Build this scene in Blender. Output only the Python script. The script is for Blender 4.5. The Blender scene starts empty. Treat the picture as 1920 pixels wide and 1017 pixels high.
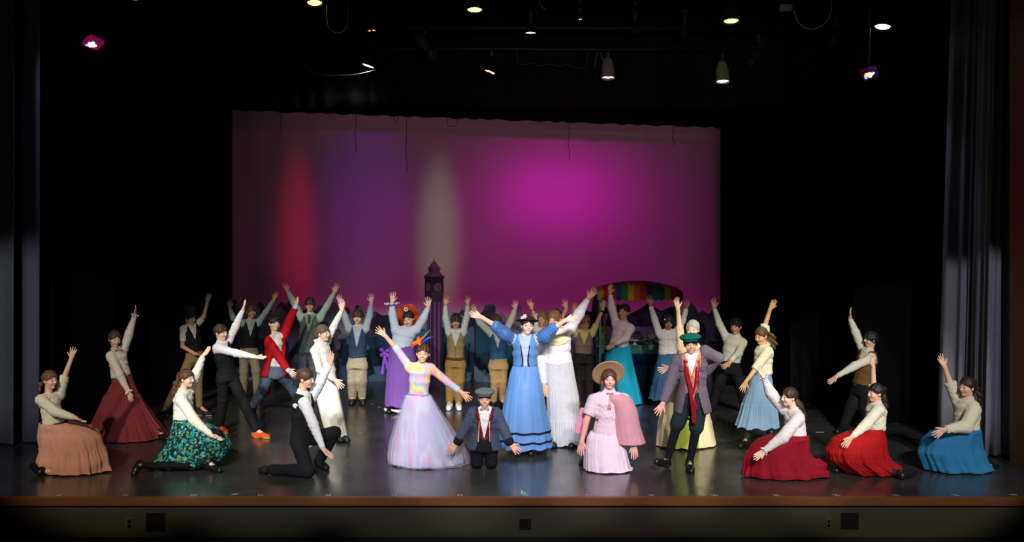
import bpy, math, random
import numpy as np

# ------------------------------------------------------------------ camera
F, H, D0, CX, HY = 2150.0, 3.3, 12.0, 960.0, 341.0
SC = bpy.context.scene
COL = SC.collection

def WP(px, py, Y):
    d = D0 + Y
    return np.array([(px - CX) * d / F, Y, H + (HY - py) * d / F])

def YF(py, z=0.0):
    return F * (H - z) / (py - HY) - D0

def hx(s, m=1.0):
    s = s.lstrip('#')
    o = []
    for i in (0, 2, 4):
        c = int(s[i:i + 2], 16) / 255
        o.append((c / 12.92 if c < .04045 else ((c + .055) / 1.055) ** 2.4) * m)
    return tuple(o)

cam_d = bpy.data.cameras.new('camera')
cam = bpy.data.objects.new('camera', cam_d)
COL.objects.link(cam)
cam.location = (0, -D0, H)
cam.rotation_euler = (math.pi / 2, 0, 0)
cam_d.sensor_width = 36
cam_d.lens = 36 * F / 1920
cam_d.shift_y = -(508.5 - HY) / 1920
cam_d.clip_end = 200
SC.camera = cam

world = bpy.data.worlds.new('world')
SC.world = world
world.use_nodes = True
world.node_tree.nodes['Background'].inputs[0].default_value = (.5, .5, .6, 1)
world.node_tree.nodes['Background'].inputs[1].default_value = .012
SC.view_settings.view_transform = 'Standard'
SC.view_settings.look = 'None'
SC.view_settings.gamma = 1
SC.view_settings.exposure = 0

def spot(name, loc, target, energy, color, size_deg, blend=.5, radius=.08, sx=1.0, sy=1.0):
    d = bpy.data.lights.new(name, 'SPOT')
    d.energy = energy
    d.color = color
    d.spot_size = math.radians(size_deg)
    d.spot_blend = blend
    d.shadow_soft_size = radius
    o = bpy.data.objects.new(name, d)
    COL.objects.link(o)
    o.location = loc
    v = np.array(target, float) - np.array(loc, float)
    from mathutils import Vector
    o.rotation_euler = Vector(v).to_track_quat('-Z', 'Y').to_euler()
    o.scale = (sx, sy, 1)
    return o

# front-of-house spotlights (above the audience)
for x0, tx, ty, en, c, sz, bl in [
        (-7, -4.1, 1.3, 4600, (1, .82, .58), 13, .35),
        (-4, -2.6, 1.2, 5000, (.92, 1, .95), 13, .4),
        (-2, -1.0, 1.0, 4700, (1, .97, .97), 13, .4),
        (1, .1, .9, 4900, (1, .97, .97), 13, .4),
        (2, 1.3, .9, 4900, (1, .82, .93), 12, .4),
        (4, 2.4, 1.1, 4500, (1, .98, .84), 13, .4),
        (7, 4.0, 1.2, 5000, (1, .95, .84), 14, .3),
        (-5, -3.3, 3.4, 5200, (1, .93, .8), 11, .4),
        (-3, -2.0, 4.2, 4400, (.90, 1, .93), 11, .4),
        (0, -.6, 4.2, 4800, (1, .97, .95), 11, .4),
        (3, 1.4, 4.0, 3600, (1, .92, .82), 11, .4),
        (6, 3.3, 2.8, 4200, (1, 1, .84), 11, .4)]:
    spot('front_spotlight', (x0, -12.5, 8.9), (tx, ty, .75), en, c, sz, bl, .12)
# added low frontal fill, no visible source, to brighten faces under the hats
for tx in (-3.6, -1.4, .6, 2.4, 4.0):
    spot('face_fill_spotlight', (tx * .6, -14, 4.6), (tx, 1.6, .75), 950, (1, .95, .92), 10, .5, .25)
# side light across the stage
spot('side_spotlight', (-6.3, 2.9, 5.0), (-1.5, 2.2, .8), 420, (.5, .95, 1), 40, .8, .1)
spot('side_spotlight', (6.3, 2.9, 5.0), (2.0, 2.2, .8), 420, (.8, 1, .4), 40, .8, .1)
# the side curtains catch the edge of the front light
spot('curtain_spotlight', (5.5, -11, 7.5), (5.05, 2.0, .72), 2300, (.86, .88, 1), 13.5, .12, .1)
spot('curtain_spotlight', (-5.5, -11, 7.5), (-6.0, 2.3, .9), 1500, (.84, .86, 1), 13.5, .5, .1)
spot('curtain_spotlight', tuple(WP(1655, 60, 2.9) + np.array([0, -.3, 0])), (WP(1765, 0, 2.5)[0], 2.4, 3.2), 28, (.5, .6, 1), 34, 1., .05)
spot('curtain_spotlight', tuple(WP(250, 10, 2.9) + np.array([0, -.4, 0])), (WP(50, 0, 2.4)[0], 2.4, 2.8), 40, (.5, .55, 1), 75, 1., .05)
# added spot standing in for front-light spill on the rigging
spot('rigging_fill_spotlight', (1.5, -11, 4.6), (2.0, 5.3, 5.1), 800, (1, .97, .85), 34, 1., .1, 1., .22)
# wash on the painted sky cloth
def cyc(px, py, hw, hh, en, c, x0=0., rad=.5):
    """a soft elliptical wash thrown from the front-of-house bridge; hw, hh are its half sizes in metres on the cloth"""
    t = WP(px, py, 8.0)
    L = np.array([x0, -11, 6.0]); D = np.linalg.norm(t - L)
    sz = 2 * math.degrees(math.atan(hh / D))
    spot('cloth_spotlight', tuple(L), tuple(t), en, c, sz, 1., rad, hw / hh, 1.)
cyc(1040, 362, 1.15, .72, 3000, (1, .0, .78), 1.)
cyc(1050, 368, 1.8, 1.15, 3200, (1, .0, .76), 1.)
cyc(1060, 385, 2.7, 1.7, 1600, (1, .0, .68), 1.)
cyc(1060, 410, 3.8, 2.3, 1000, (1, .0, .62), 1.)
cyc(558, 440, .42, 1.75, 2700, (1, .0, .05), -2., .16)
cyc(690, 380, 1.1, 1.7, 1600, (.36, .03, 1), -1., .3)
cyc(720, 480, 2.6, 1.7, 800, (1, .06, .62), -1.)
cyc(823, 450, .46, 1.75, 3000, (.44, .74, .34), 0., .16)
cyc(800, 330, 5.0, 2.4, 260, (1, .2, .6), 0.)
def area(name, loc, rot, sx, sy, en, c):
    d = bpy.data.lights.new(name, 'AREA')
    d.shape = 'RECTANGLE'
    d.size, d.size_y, d.energy, d.color = sx, sy, en, c
    o = bpy.data.objects.new(name, d)
    COL.objects.link(o)
    o.location, o.rotation_euler = loc, rot
    return o
area('top_strip_light', (0.1, 6.75, 4.9), (math.radians(38), 0, 0), 7.5, .15, 5, (1, .34, .55))
area('ground_strip_light', (0.1, 7.5, .25), (math.radians(158), 0, 0), 7.0, .12, 15, (1, .05, .52))

# ------------------------------------------------------------------ materials
MATS = {}
def new_mat(key):
    m = bpy.data.materials.new(key)
    m.use_nodes = True
    nt = m.node_tree
    b = nt.nodes['Principled BSDF']
    return m, nt, b

def mat(key, col, rough=.6, spec=.3, metal=0., emis=None, estr=0., trans=0., bump=0., bscale=60., var=.0, alpha=1.):
    if key in MATS:
        return MATS[key]
    m, nt, b = new_mat(key)
    b.inputs['Base Color'].default_value = (*col, 1)
    b.inputs['Roughness'].default_value = rough
    b.inputs['Specular IOR Level'].default_value = spec
    b.inputs['Metallic'].default_value = metal
    b.inputs['Transmission Weight'].default_value = trans
    b.inputs['Alpha'].default_value = alpha
    if emis:
        b.inputs['Emission Color'].default_value = (*emis, 1)
        b.inputs['Emission Strength'].default_value = estr
    tc = nt.nodes.new('ShaderNodeTexCoord')
    n = nt.nodes.new('ShaderNodeTexNoise')
    n.inputs['Scale'].default_value = bscale
    n.inputs['Detail'].default_value = 3
    nt.links.new(tc.outputs['Object'], n.inputs['Vector'])
    if bump:
        bp = nt.nodes.new('ShaderNodeBump')
        bp.inputs['Strength'].default_value = bump
        bp.inputs['Distance'].default_value = .01
        nt.links.new(n.outputs['Fac'], bp.inputs['Height'])
        nt.links.new(bp.outputs['Normal'], b.inputs['Normal'])
    if var:
        mx = nt.nodes.new('ShaderNodeMix'); mx.data_type = 'RGBA'
        mx.inputs['A'].default_value = (*[c * (1 - var) for c in col], 1)
        mx.inputs['B'].default_value = (*[min(1, c * (1 + var)) for c in col], 1)
        nt.links.new(n.outputs['Fac'], mx.inputs['Factor'])
        nt.links.new(mx.outputs['Result'], b.inputs['Base Color'])
    MATS[key] = m
    return m

def cloth(hexc, kind='plain', h2=None):
    key = 'cloth_%s_%s' % (kind, hexc)
    if key in MATS:
        return MATS[key]
    m, nt, b = new_mat(key)
    N, Lk = nt.nodes, nt.links
    c = hx(hexc)
    b.inputs['Roughness'].default_value = {'satin': .38, 'velvet': .6}.get(kind, .82)
    b.inputs['Specular IOR Level'].default_value = .35 if kind == 'satin' else .18
    b.inputs['Sheen Weight'].default_value = (.12 if sum(c) > .2 else .03) if kind != 'velvet' else .5
    b.inputs['Sheen Tint'].default_value = (*[min(1, v * 1.5 + .02) for v in c], 1)
    tc = N.new('ShaderNodeTexCoord')
    def noise(sc, det=3, stretch=None):
        n = N.new('ShaderNodeTexNoise')
        n.inputs['Scale'].default_value = sc
        n.inputs['Detail'].default_value = det
        if stretch:
            mp = N.new('ShaderNodeMapping'); mp.inputs['Scale'].default_value = stretch
            Lk.new(tc.outputs['Object'], mp.inputs['Vector']); Lk.new(mp.outputs['Vector'], n.inputs['Vector'])
        else:
            Lk.new(tc.outputs['Object'], n.inputs['Vector'])
        return n
    def mix(fac, A, B):
        x = N.new('ShaderNodeMix'); x.data_type = 'RGBA'
        if isinstance(fac, float): x.inputs['Factor'].default_value = fac
        else: Lk.new(fac, x.inputs['Factor'])
        for nm, v in (('A', A), ('B', B)):
            if isinstance(v, tuple): x.inputs[nm].default_value = (*v, 1)
            else: Lk.new(v, x.inputs[nm])
        return x.outputs['Result']
    def ramp(fac, stops, const=False):
        r = N.new('ShaderNodeValToRGB')
        if const: r.color_ramp.interpolation = 'CONSTANT'
        els = r.color_ramp.elements
        while len(els) < len(stops): els.new(.5)
        for e, (p, v) in zip(els, stops):
            e.position = p; e.color = (*v, 1)
        Lk.new(fac, r.inputs['Fac'])
        return r.outputs['Color']
    def voro(sc, feat='F1'):
        v = N.new('ShaderNodeTexVoronoi'); v.feature = feat
        v.inputs['Scale'].default_value = sc
        Lk.new(tc.outputs['Object'], v.inputs['Vector'])
        return v
    n0 = noise(9)
    lo = tuple(v * .86 for v in c); hi = tuple(min(1, v * 1.1) for v in c)
    base = mix(n0.outputs['Fac'], lo, hi)
    bh = noise(38, 4, (1, 1, .35)).outputs['Fac']
    bs, bd = .35, .012
    if kind == 'lace':
        v = voro(75, 'DISTANCE_TO_EDGE')
        f = ramp(v.outputs['Distance'], [(0, (1, 1, 1)), (.12, (1, 1, 1)), (.3, (0, 0, 0))])
        base = mix(f, tuple(x * .8 for x in c), hi); bh = f
    elif kind == 'floral':
        v = voro(46)
        base = ramp(v.outputs['Color'], [(0, hx('0e3340')), (.36, hx('1f8a8c')), (.5, hx('0a2128')), (.62, hx('63b7ab')), (.74, hx('7c8a3e')), (.84, hx('155a7c'))], True)
        v2 = voro(46, 'DISTANCE_TO_EDGE')
        f = ramp(v2.outputs['Distance'], [(0, (1, 1, 1)), (.07, (0, 0, 0))])
        base = mix(f, base, hx('0a1c22'))
    elif kind == 'dots':
        v = voro(44)
        f = ramp(v.outputs['Distance'], [(0, (1, 1, 1)), (.16, (1, 1, 1)), (.2, (0, 0, 0))])
        base = mix(f, base, mix(.45, base, hx('ffffff')))
    elif kind in ('plaid', 'stripe', 'vstripe', 'tweed'):
        w = N.new('ShaderNodeTexWave'); w.wave_type = 'BANDS'; w.bands_direction = 'X'
        w.inputs['Scale'].default_value = {'plaid': 12, 'stripe': 26, 'vstripe': 34, 'tweed': 60}[kind]
        w.inputs['Distortion'].default_value = .6
        Lk.new(tc.outputs['Object'], w.inputs['Vector'])
        dk = hx(h2) if h2 else tuple(x * (.86 if kind == 'vstripe' else .62) for x in c)
        base = mix(w.outputs['Fac'], base, dk)
        if kind == 'plaid':
            w2 = N.new('ShaderNodeTexWave'); w2.bands_direction = 'Z'; w2.inputs['Scale'].default_value = 12
            Lk.new(tc.outputs['Object'], w2.inputs['Vector'])
            f = ramp(w2.outputs['Fac'], [(.6, (0, 0, 0)), (.9, (.8, .8, .8))])
            base = mix(f, base, dk)
    elif kind == 'rainbow':
        g = noise(4.2, 1)
        base = ramp(g.outputs['Fac'], [(.3, hx('d97f98')), (.38, hx('dcb850')), (.45, hx('cf92b4')), (.52, hx('86aed2')), (.58, hx('cfca58')), (.66, hx('cf7ca8'))])
        v = voro(80, 'DISTANCE_TO_EDGE')
        f = ramp(v.outputs['Distance'], [(0, (1, 1, 1)), (.25, (0, 0, 0))])
        base = mix(f, base, mix(.2, base, hx('ffffff')))
    elif kind == 'pastel':
        g = noise(3.2, 1, (1.6, 1.6, .35))
        base = ramp(g.outputs['Fac'], [(.3, hx('d9a8c4')), (.42, hx('d5c3e2')), (.5, hx('cfd6e6')), (.58, hx('c9b3df')), (.7, hx('b4c9dd'))])
        b.inputs['Roughness'].default_value = .5
    elif kind == 'satin':
        bs = .15
    elif kind == 'yokewhite':
        sp = N.new('ShaderNodeSeparateXYZ'); Lk.new(tc.outputs['Object'], sp.inputs[0])
        f = ramp(sp.outputs['Z'], [(0, (0, 0, 0)), (1, (1, 1, 1))])
        v = voro(60, 'DISTANCE_TO_EDGE')
        base = mix(v.outputs['Distance'], base, hx('ffffff'))
    if kind == 'pleats':
        bh = noise(26, 2, (1, 1, .05)).outputs['Fac']; bs = .8
    bp = N.new('ShaderNodeBump'); bp.inputs['Strength'].default_value = bs; bp.inputs['Distance'].default_value = bd
    Lk.new(bh, bp.inputs['Height']); Lk.new(bp.outputs['Normal'], b.inputs['Normal'])
    Lk.new(base, b.inputs['Base Color'])
    MATS[key] = m
    return m

def skin_mat():
    if 'skin' in MATS: return MATS['skin']
    m, nt, b = new_mat('skin')
    a = nt.nodes.new('ShaderNodeAttribute'); a.attribute_name = 'Col'
    nt.links.new(a.outputs['Color'], b.inputs['Base Color'])
    b.inputs['Roughness'].default_value = .5
    b.inputs['Specular IOR Level'].default_value = .3
    MATS['skin'] = m
    return m

def hair_mat(hexc):
    k = 'hair_' + hexc
    if k in MATS: return MATS[k]
    m, nt, b = new_mat(k)
    N, Lk = nt.nodes, nt.links
    c = hx(hexc)
    tc = N.new('ShaderNodeTexCoord'); mp = N.new('ShaderNodeMapping')
    mp.inputs['Scale'].default_value = (1, 1, .22)
    n = N.new('ShaderNodeTexNoise'); n.inputs['Scale'].default_value = 120; n.inputs['Detail'].default_value = 3
    Lk.new(tc.outputs['Object'], mp.inputs['Vector']); Lk.new(mp.outputs['Vector'], n.inputs['Vector'])
    x = N.new('ShaderNodeMix'); x.data_type = 'RGBA'
    x.inputs['A'].default_value = (*[v * .5 for v in c], 1); x.inputs['B'].default_value = (*[min(1, v * 1.25) for v in c], 1)
    Lk.new(n.outputs['Fac'], x.inputs['Factor']); Lk.new(x.outputs['Result'], b.inputs['Base Color'])
    bp = N.new('ShaderNodeBump'); bp.inputs['Strength'].default_value = .6; bp.inputs['Distance'].default_value = .006
    Lk.new(n.outputs['Fac'], bp.inputs['Height']); Lk.new(bp.outputs['Normal'], b.inputs['Normal'])
    b.inputs['Roughness'].default_value = .55
    MATS[k] = m
    return m

# ------------------------------------------------------------------ meshes
def link_mesh(name, V, faces, m, parent=None, smooth=True, colors=None, loc=None):
    """faces: (n,4) array of quads or a list of polygons"""
    V = np.asarray(V, float)
    me = bpy.data.meshes.new(name)
    if isinstance(faces, np.ndarray):
        n = len(faces); w = faces.shape[1]
        me.vertices.add(len(V)); me.vertices.foreach_set('co', V.astype(np.float32).ravel())
        me.loops.add(n * w); me.loops.foreach_set('vertex_index', faces.astype(np.int32).ravel())
        me.polygons.add(n)
        me.polygons.foreach_set('loop_start', np.arange(0, n * w, w, dtype=np.int32))
        me.polygons.foreach_set('loop_total', np.full(n, w, dtype=np.int32))
        me.update(calc_edges=True)
    else:
        me.from_pydata([tuple(v) for v in V], [], faces)
        me.update()
    me.polygons.foreach_set('use_smooth', np.full(len(me.polygons), smooth))
    if colors is not None:
        at = me.color_attributes.new('Col', 'FLOAT_COLOR', 'POINT')
        at.data.foreach_set('color', np.hstack([colors, np.ones((len(V), 1))]).astype(np.float32).ravel())
    me.materials.append(m)
    o = bpy.data.objects.new(name, me)
    COL.objects.link(o)
    if parent is not None: o.parent = parent
    if loc is not None: o.location = loc
    return o

def tagged(o, label=None, cat=None, group=None, kind=None):
    if label: o['label'] = label
    if cat: o['category'] = cat
    if group: o['group'] = group
    if kind: o['kind'] = kind
    return o

def empty(name, loc, label=None, cat=None, group=None):
    o = bpy.data.objects.new(name, None)
    o.empty_display_size = .1
    COL.objects.link(o)
    o.location = loc
    return tagged(o, label, cat, group)

class MB:
    def __init__(s): s.v = []; s.f = []
    def add(s, V, Fc):
        n = len(s.v); s.v += [tuple(map(float, v)) for v in V]; s.f += [tuple(i + n for i in f) for f in Fc]
    def box(s, lo, hi, bev=0.0):
        x0, y0, z0 = lo; x1, y1, z1 = hi
        if bev <= 0:
            V = [(x, y, z) for x in (x0, x1) for y in (y0, y1) for z in (z0, z1)]
            s.add(V, [(0, 1, 3, 2), (4, 6, 7, 5), (0, 4, 5, 1), (2, 3, 7, 6), (0, 2, 6, 4), (1, 5, 7, 3)])
        else:
            # chamfered box: octagonal outline in xz, chamfered along y
            b = bev
            def ring(y, i): return [(x0 + b + i, y, z0 + i), (x1 - b - i, y, z0 + i), (x1 - i, y, z0 + b + i), (x1 - i, y, z1 - b - i), (x1 - b - i, y, z1 - i), (x0 + b + i, y, z1 - i), (x0 + i, y, z1 - b - i), (x0 + i, y, z0 + b + i)]
            rs = [ring(y0, b * .5), ring(y0 + b * .5, 0), ring(y1 - b * .5, 0), ring(y1, b * .5)]
            V = sum(rs, []); Fc = [tuple(range(8))[::1]]
            for k in range(3):
                for i in range(8): Fc.append((k * 8 + i, (k + 1) * 8 + i, (k + 1) * 8 + (i + 1) % 8, k * 8 + (i + 1) % 8))
            Fc.append(tuple(range(24, 32))[::-1])
            s.add(V, Fc)
    def tube(s, pts, r, n=8, closed=False):
        pts = [np.array(p, float) for p in pts]
        rs = r if hasattr(r, '__len__') else [r] * len(pts)
        V = []; up = np.array([.13, .31, 1.])
        for i, p in enumerate(pts):
            a = pts[max(0, i - 1)]; b = pts[min(len(pts) - 1, i + 1)]
            t = b - a; t /= (np.linalg.norm(t) + 1e-9)
            u = np.cross(t, up)
            if np.linalg.norm(u) < .05: u = np.cross(t, np.array([1., 0, 0]))
            u /= np.linalg.norm(u); w = np.cross(t, u)
            for k in range(n):
                th = 2 * math.pi * k / n
                V.append(p + rs[i] * (math.cos(th) * u + math.sin(th) * w))
        Fc = []
        for i in range(len(pts) - 1):
            for k in range(n):
                Fc.append((i * n + k, i * n + (k + 1) % n, (i + 1) * n + (k + 1) % n, (i + 1) * n + k))
        Fc.append(tuple(range(n))[::-1]); Fc.append(tuple((len(pts) - 1) * n + k for k in range(n)))
        s.add(V, Fc)
    def lathe(s, prof, n=32, M=None, ax=1., ay=1., wob=None):
        """prof [(r,z)]; M: function mapping (x,y,z)->point"""
        V = []
        for r, z in prof:
            for k in range(n):
                th = 2 * math.pi * k / n
                q = (r * ax * math.cos(th), r * ay * math.sin(th), z + (wob(th, r) if wob else 0))
                V.append(M(q) if M else q)
        Fc = []
        for i in range(len(prof) - 1):
            for k in range(n):
                Fc.append((i * n + k, i * n + (k + 1) % n, (i + 1) * n + (k + 1) % n, (i + 1) * n + k))
        Fc.append(tuple(range(n))[::-1]); Fc.append(tuple((len(prof) - 1) * n + k for k in range(n)))
        s.add(V, Fc)
    def prism(s, poly, y0, y1):
        n = len(poly)
        V = [(x, y0, z) for x, z in poly] + [(x, y1, z) for x, z in poly]
        Fc = [tuple(range(n)), tuple(range(n, 2 * n))[::-1]]
        for i in range(n): Fc.append((i, n + i, n + (i + 1) % n, (i + 1) % n))
        s.add(V, Fc)
    def build(s, name, m, parent=None, smooth=False, loc=None):
        return link_mesh(name, s.v, s.f, m, parent, smooth, None, loc)

# ------------------------------------------------------------------ signed distance fields
def nrm(v):
    v = np.asarray(v, float)
    return v / (np.linalg.norm(v) + 1e-12)

def axis_lines(lo, hi, coarse, fine=(), fs=.004):
    ivs = sorted((max(lo, a), min(hi, b)) for a, b in fine if b > lo and a < hi)
    merged = []
    for a, b in ivs:
        if merged and a <= merged[-1][1] + coarse: merged[-1][1] = max(merged[-1][1], b)
        else: merged.append([a, b])
    out = []; cur = lo
    for a, b in merged:
        if a > cur:
            n = max(1, int(math.ceil((a - cur) / coarse)))
            out += list(np.linspace(cur, a, n, endpoint=False))
        n = max(1, int(math.ceil((b - a) / fs)))
        out += list(np.linspace(a, b, n, endpoint=False))
        cur = b
    n = max(1, int(math.ceil((hi - cur) / coarse)))
    out += list(np.linspace(cur, hi, n + 1))
    return np.array(out)

def capsule(a, b, r1, r2):
    a = np.asarray(a, float); b = np.asarray(b, float)
    ba = b - a; L2 = max(float(ba @ ba), 1e-10)
    def f(X, Y, Z):
        px, py, pz = X - a[0], Y - a[1], Z - a[2]
        t = np.clip((px * ba[0] + py * ba[1] + pz * ba[2]) / L2, 0, 1)
        return np.sqrt((px - t * ba[0]) ** 2 + (py - t * ba[1]) ** 2 + (pz - t * ba[2]) ** 2) - (r1 + (r2 - r1) * t)
    R = max(r1, r2)
    return f, np.minimum(a, b) - R, np.maximum(a, b) + R

def ellipsoid(c, r, R=np.eye(3)):
    """R columns = local axes"""
    c = np.asarray(c, float); r = np.asarray(r, float)
    def f(X, Y, Z):
        px, py, pz = X - c[0], Y - c[1], Z - c[2]
        q = [(px * R[0, i] + py * R[1, i] + pz * R[2, i]) for i in range(3)]
        k0 = np.sqrt(sum((q[i] / r[i]) ** 2 for i in range(3)))
        k1 = np.sqrt(sum((q[i] / r[i] ** 2) ** 2 for i in range(3))) + 1e-9
        return k0 * (k0 - 1) / k1
    e = np.sqrt(((R * r) ** 2).sum(axis=1))
    return f, c - e, c + e

def loftseg(a, b, l, r1, r2, cap=.5):
    a = np.asarray(a, float); b = np.asarray(b, float)
    ba = b - a; Ln = np.linalg.norm(ba); u = ba / Ln
    m = nrm(np.cross(u, l)); l = np.cross(m, u)
    def f(X, Y, Z):
        px, py, pz = X - a[0], Y - a[1], Z - a[2]
        h = px * u[0] + py * u[1] + pz * u[2]
        t = np.clip(h / Ln, 0, 1)
        x = px * l[0] + py * l[1] + pz * l[2]
        y = px * m[0] + py * m[1] + pz * m[2]
        z = h - t * Ln
        rx = r1[0] + (r2[0] - r1[0]) * t; ry = r1[1] + (r2[1] - r1[1]) * t
        rz = np.minimum(rx, ry) * cap
        qx, qy, qz = x / rx, y / ry, z / rz
        k0 = np.sqrt(qx ** 2 + qy ** 2 + qz ** 2)
        k1 = np.sqrt((qx / rx) ** 2 + (qy / ry) ** 2 + (qz / rz) ** 2) + 1e-9
        return k0 * (k0 - 1) / k1
    R = max(*r1, *r2)
    return f, np.minimum(a, b) - R, np.maximum(a, b) + R

CORN = [(i, j, k) for i in (0, 1) for j in (0, 1) for k in (0, 1)]
EDG = [(a, b) for a in range(8) for b in range(a + 1, 8) if sum(abs(CORN[a][q] - CORN[b][q]) for q in range(3)) == 1]

def surface_nets(val, xs, ys, zs):
    ins = val < 0
    nx, ny, nz = val.shape
    s = np.zeros((nx - 1, ny - 1, nz - 1), np.int8)
    for i, j, k in CORN:
        s += ins[i:nx - 1 + i, j:ny - 1 + j, k:nz - 1 + k]
    act = (s > 0) & (s < 8)
    idx = np.argwhere(act)
    if len(idx) == 0: return np.zeros((0, 3)), np.zeros((0, 4), int)
    vid = np.full(act.shape, -1, np.int64)
    vid[act] = np.arange(len(idx))
    I, J, K = idx.T
    cv = np.stack([val[I + i, J + j, K + k] for i, j, k in CORN], 1)
    cp = np.stack([np.stack([xs[I + i], ys[J + j], zs[K + k]], 1) for i, j, k in CORN], 1)
    acc = np.zeros((len(idx), 3)); cnt = np.zeros(len(idx))
    for a, b in EDG:
        va, vb = cv[:, a], cv[:, b]
        m = (va < 0) != (vb < 0)
        t = np.where(m, va / np.where(m, va - vb, 1), 0)[:, None]
        p = cp[:, a] + t * (cp[:, b] - cp[:, a])
        acc += np.where(m[:, None], p, 0); cnt += m
    V = acc / cnt[:, None]
    Q = []
    # x edges
    def quads(A, B, offs, flip):
        ch = A != B
        e = np.argwhere(ch)
        return e, A[ch]
    e = np.argwhere(ins[:-1, 1:-1, 1:-1] != ins[1:, 1:-1, 1:-1])
    if len(e):
        i, j, k = e[:, 0], e[:, 1] + 1, e[:, 2] + 1
        q = np.stack([vid[i, j - 1, k - 1], vid[i, j, k - 1], vid[i, j, k], vid[i, j - 1, k]], 1)
        fl = ~ins[i, j, k]; q[fl] = q[fl][:, ::-1]; Q.append(q)
    e = np.argwhere(ins[1:-1, :-1, 1:-1] != ins[1:-1, 1:, 1:-1])
    if len(e):
        i, j, k = e[:, 0] + 1, e[:, 1], e[:, 2] + 1
        q = np.stack([vid[i - 1, j, k - 1], vid[i - 1, j, k], vid[i, j, k], vid[i, j, k - 1]], 1)
        fl = ~ins[i, j, k]; q[fl] = q[fl][:, ::-1]; Q.append(q)
    e = np.argwhere(ins[1:-1, 1:-1, :-1] != ins[1:-1, 1:-1, 1:])
    if len(e):
        i, j, k = e[:, 0] + 1, e[:, 1] + 1, e[:, 2]
        q = np.stack([vid[i - 1, j - 1, k], vid[i, j - 1, k], vid[i, j, k], vid[i - 1, j, k]], 1)
        fl = ~ins[i, j, k]; q[fl] = q[fl][:, ::-1]; Q.append(q)
    return V, np.concatenate(Q)

class SDF:
    def __init__(s): s.ops = []; s.post = []
    def add(s, prim, k=.015): s.ops.append(('a', prim, k)); return s
    def sub(s, prim, k=.004): s.ops.append(('s', prim, k)); return s
    def cutnow(s, fn): s.ops.append(('c', (fn, None, None), 0)); return s
    def cut(s, fn): s.post.append(('cut', fn)); return s          # keep where fn(X,Y,Z) < 0
    def noise(s, fn): s.post.append(('n', fn)); return s
    def mesh(s, coarse=.011, fine=None, fs=.004):
        los = np.min([o[1][1] for o in s.ops if o[0] == 'a'], axis=0) - .03
        his = np.max([o[1][2] for o in s.ops if o[0] == 'a'], axis=0) + .03
        fine = fine or [(), (), ()]
        ax = [axis_lines(los[i], his[i], coarse, fine[i], fs) for i in range(3)]
        val = np.full([len(a) for a in ax], 1., np.float32)
        for op, (f, lo, hi), k in s.ops:
            if op == 'c':
                val = np.maximum(val, f(ax[0][:, None, None], ax[1][None, :, None], ax[2][None, None, :])); continue
            pad = k + 2.5 * coarse
            sl = tuple(slice(max(0, int(np.searchsorted(ax[i], lo[i] - pad)) - 1), int(np.searchsorted(ax[i], hi[i] + pad)) + 1) for i in range(3))
            X = ax[0][sl[0]][:, None, None]; Y = ax[1][sl[1]][None, :, None]; Z = ax[2][sl[2]][None, None, :]
            if 0 in (X.size, Y.size, Z.size): continue
            d = f(X, Y, Z); v = val[sl]
            if op == 'a':
                h = np.clip(.5 + .5 * (v - d) / k, 0, 1)
                val[sl] = d * h + v * (1 - h) - k * h * (1 - h)
            else:
                d = -d
                h = np.clip(.5 - .5 * (v - d) / k, 0, 1)
                val[sl] = d * h + v * (1 - h) + k * h * (1 - h)
        X = ax[0][:, None, None]; Y = ax[1][None, :, None]; Z = ax[2][None, None, :]
        for op, fn in s.post:
            if op == 'n': val = val + fn(X, Y, Z)
            else: val = np.maximum(val, fn(X, Y, Z))
        val[0] = 1; val[-1] = 1; val[:, 0] = 1; val[:, -1] = 1; val[:, :, 0] = 1; val[:, :, -1] = 1
        return surface_nets(val, *ax)
    def build(s, name, m, parent, **kw):
        V, Q = s.mesh(**kw)
        return link_mesh(name, V, Q, m, parent)

def wrinkle(seed, a=.004, f=1.):
    r = random.Random(seed)
    p = [r.uniform(0, 6.28) for _ in range(8)]
    def fn(X, Y, Z):
        wx = X + .03 * np.sin(19 * Z + p[4]) + .02 * np.sin(23 * Y + p[6]); wz = Z + .03 * np.sin(17 * X + p[5]) + .02 * np.sin(29 * Y + p[7])
        r1 = np.abs(np.sin(f * (56 * wz + 31 * wx) + p[0]))
        r2 = np.abs(np.sin(f * (43 * wx - 52 * wz + 20 * Y) + p[1]))
        return a * .62 * (1.1 * r1 + .9 * r2 - 1.2 + .7 * np.sin(f * (24 * wx + 9 * wz) + p[2]))
    return fn

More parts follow.
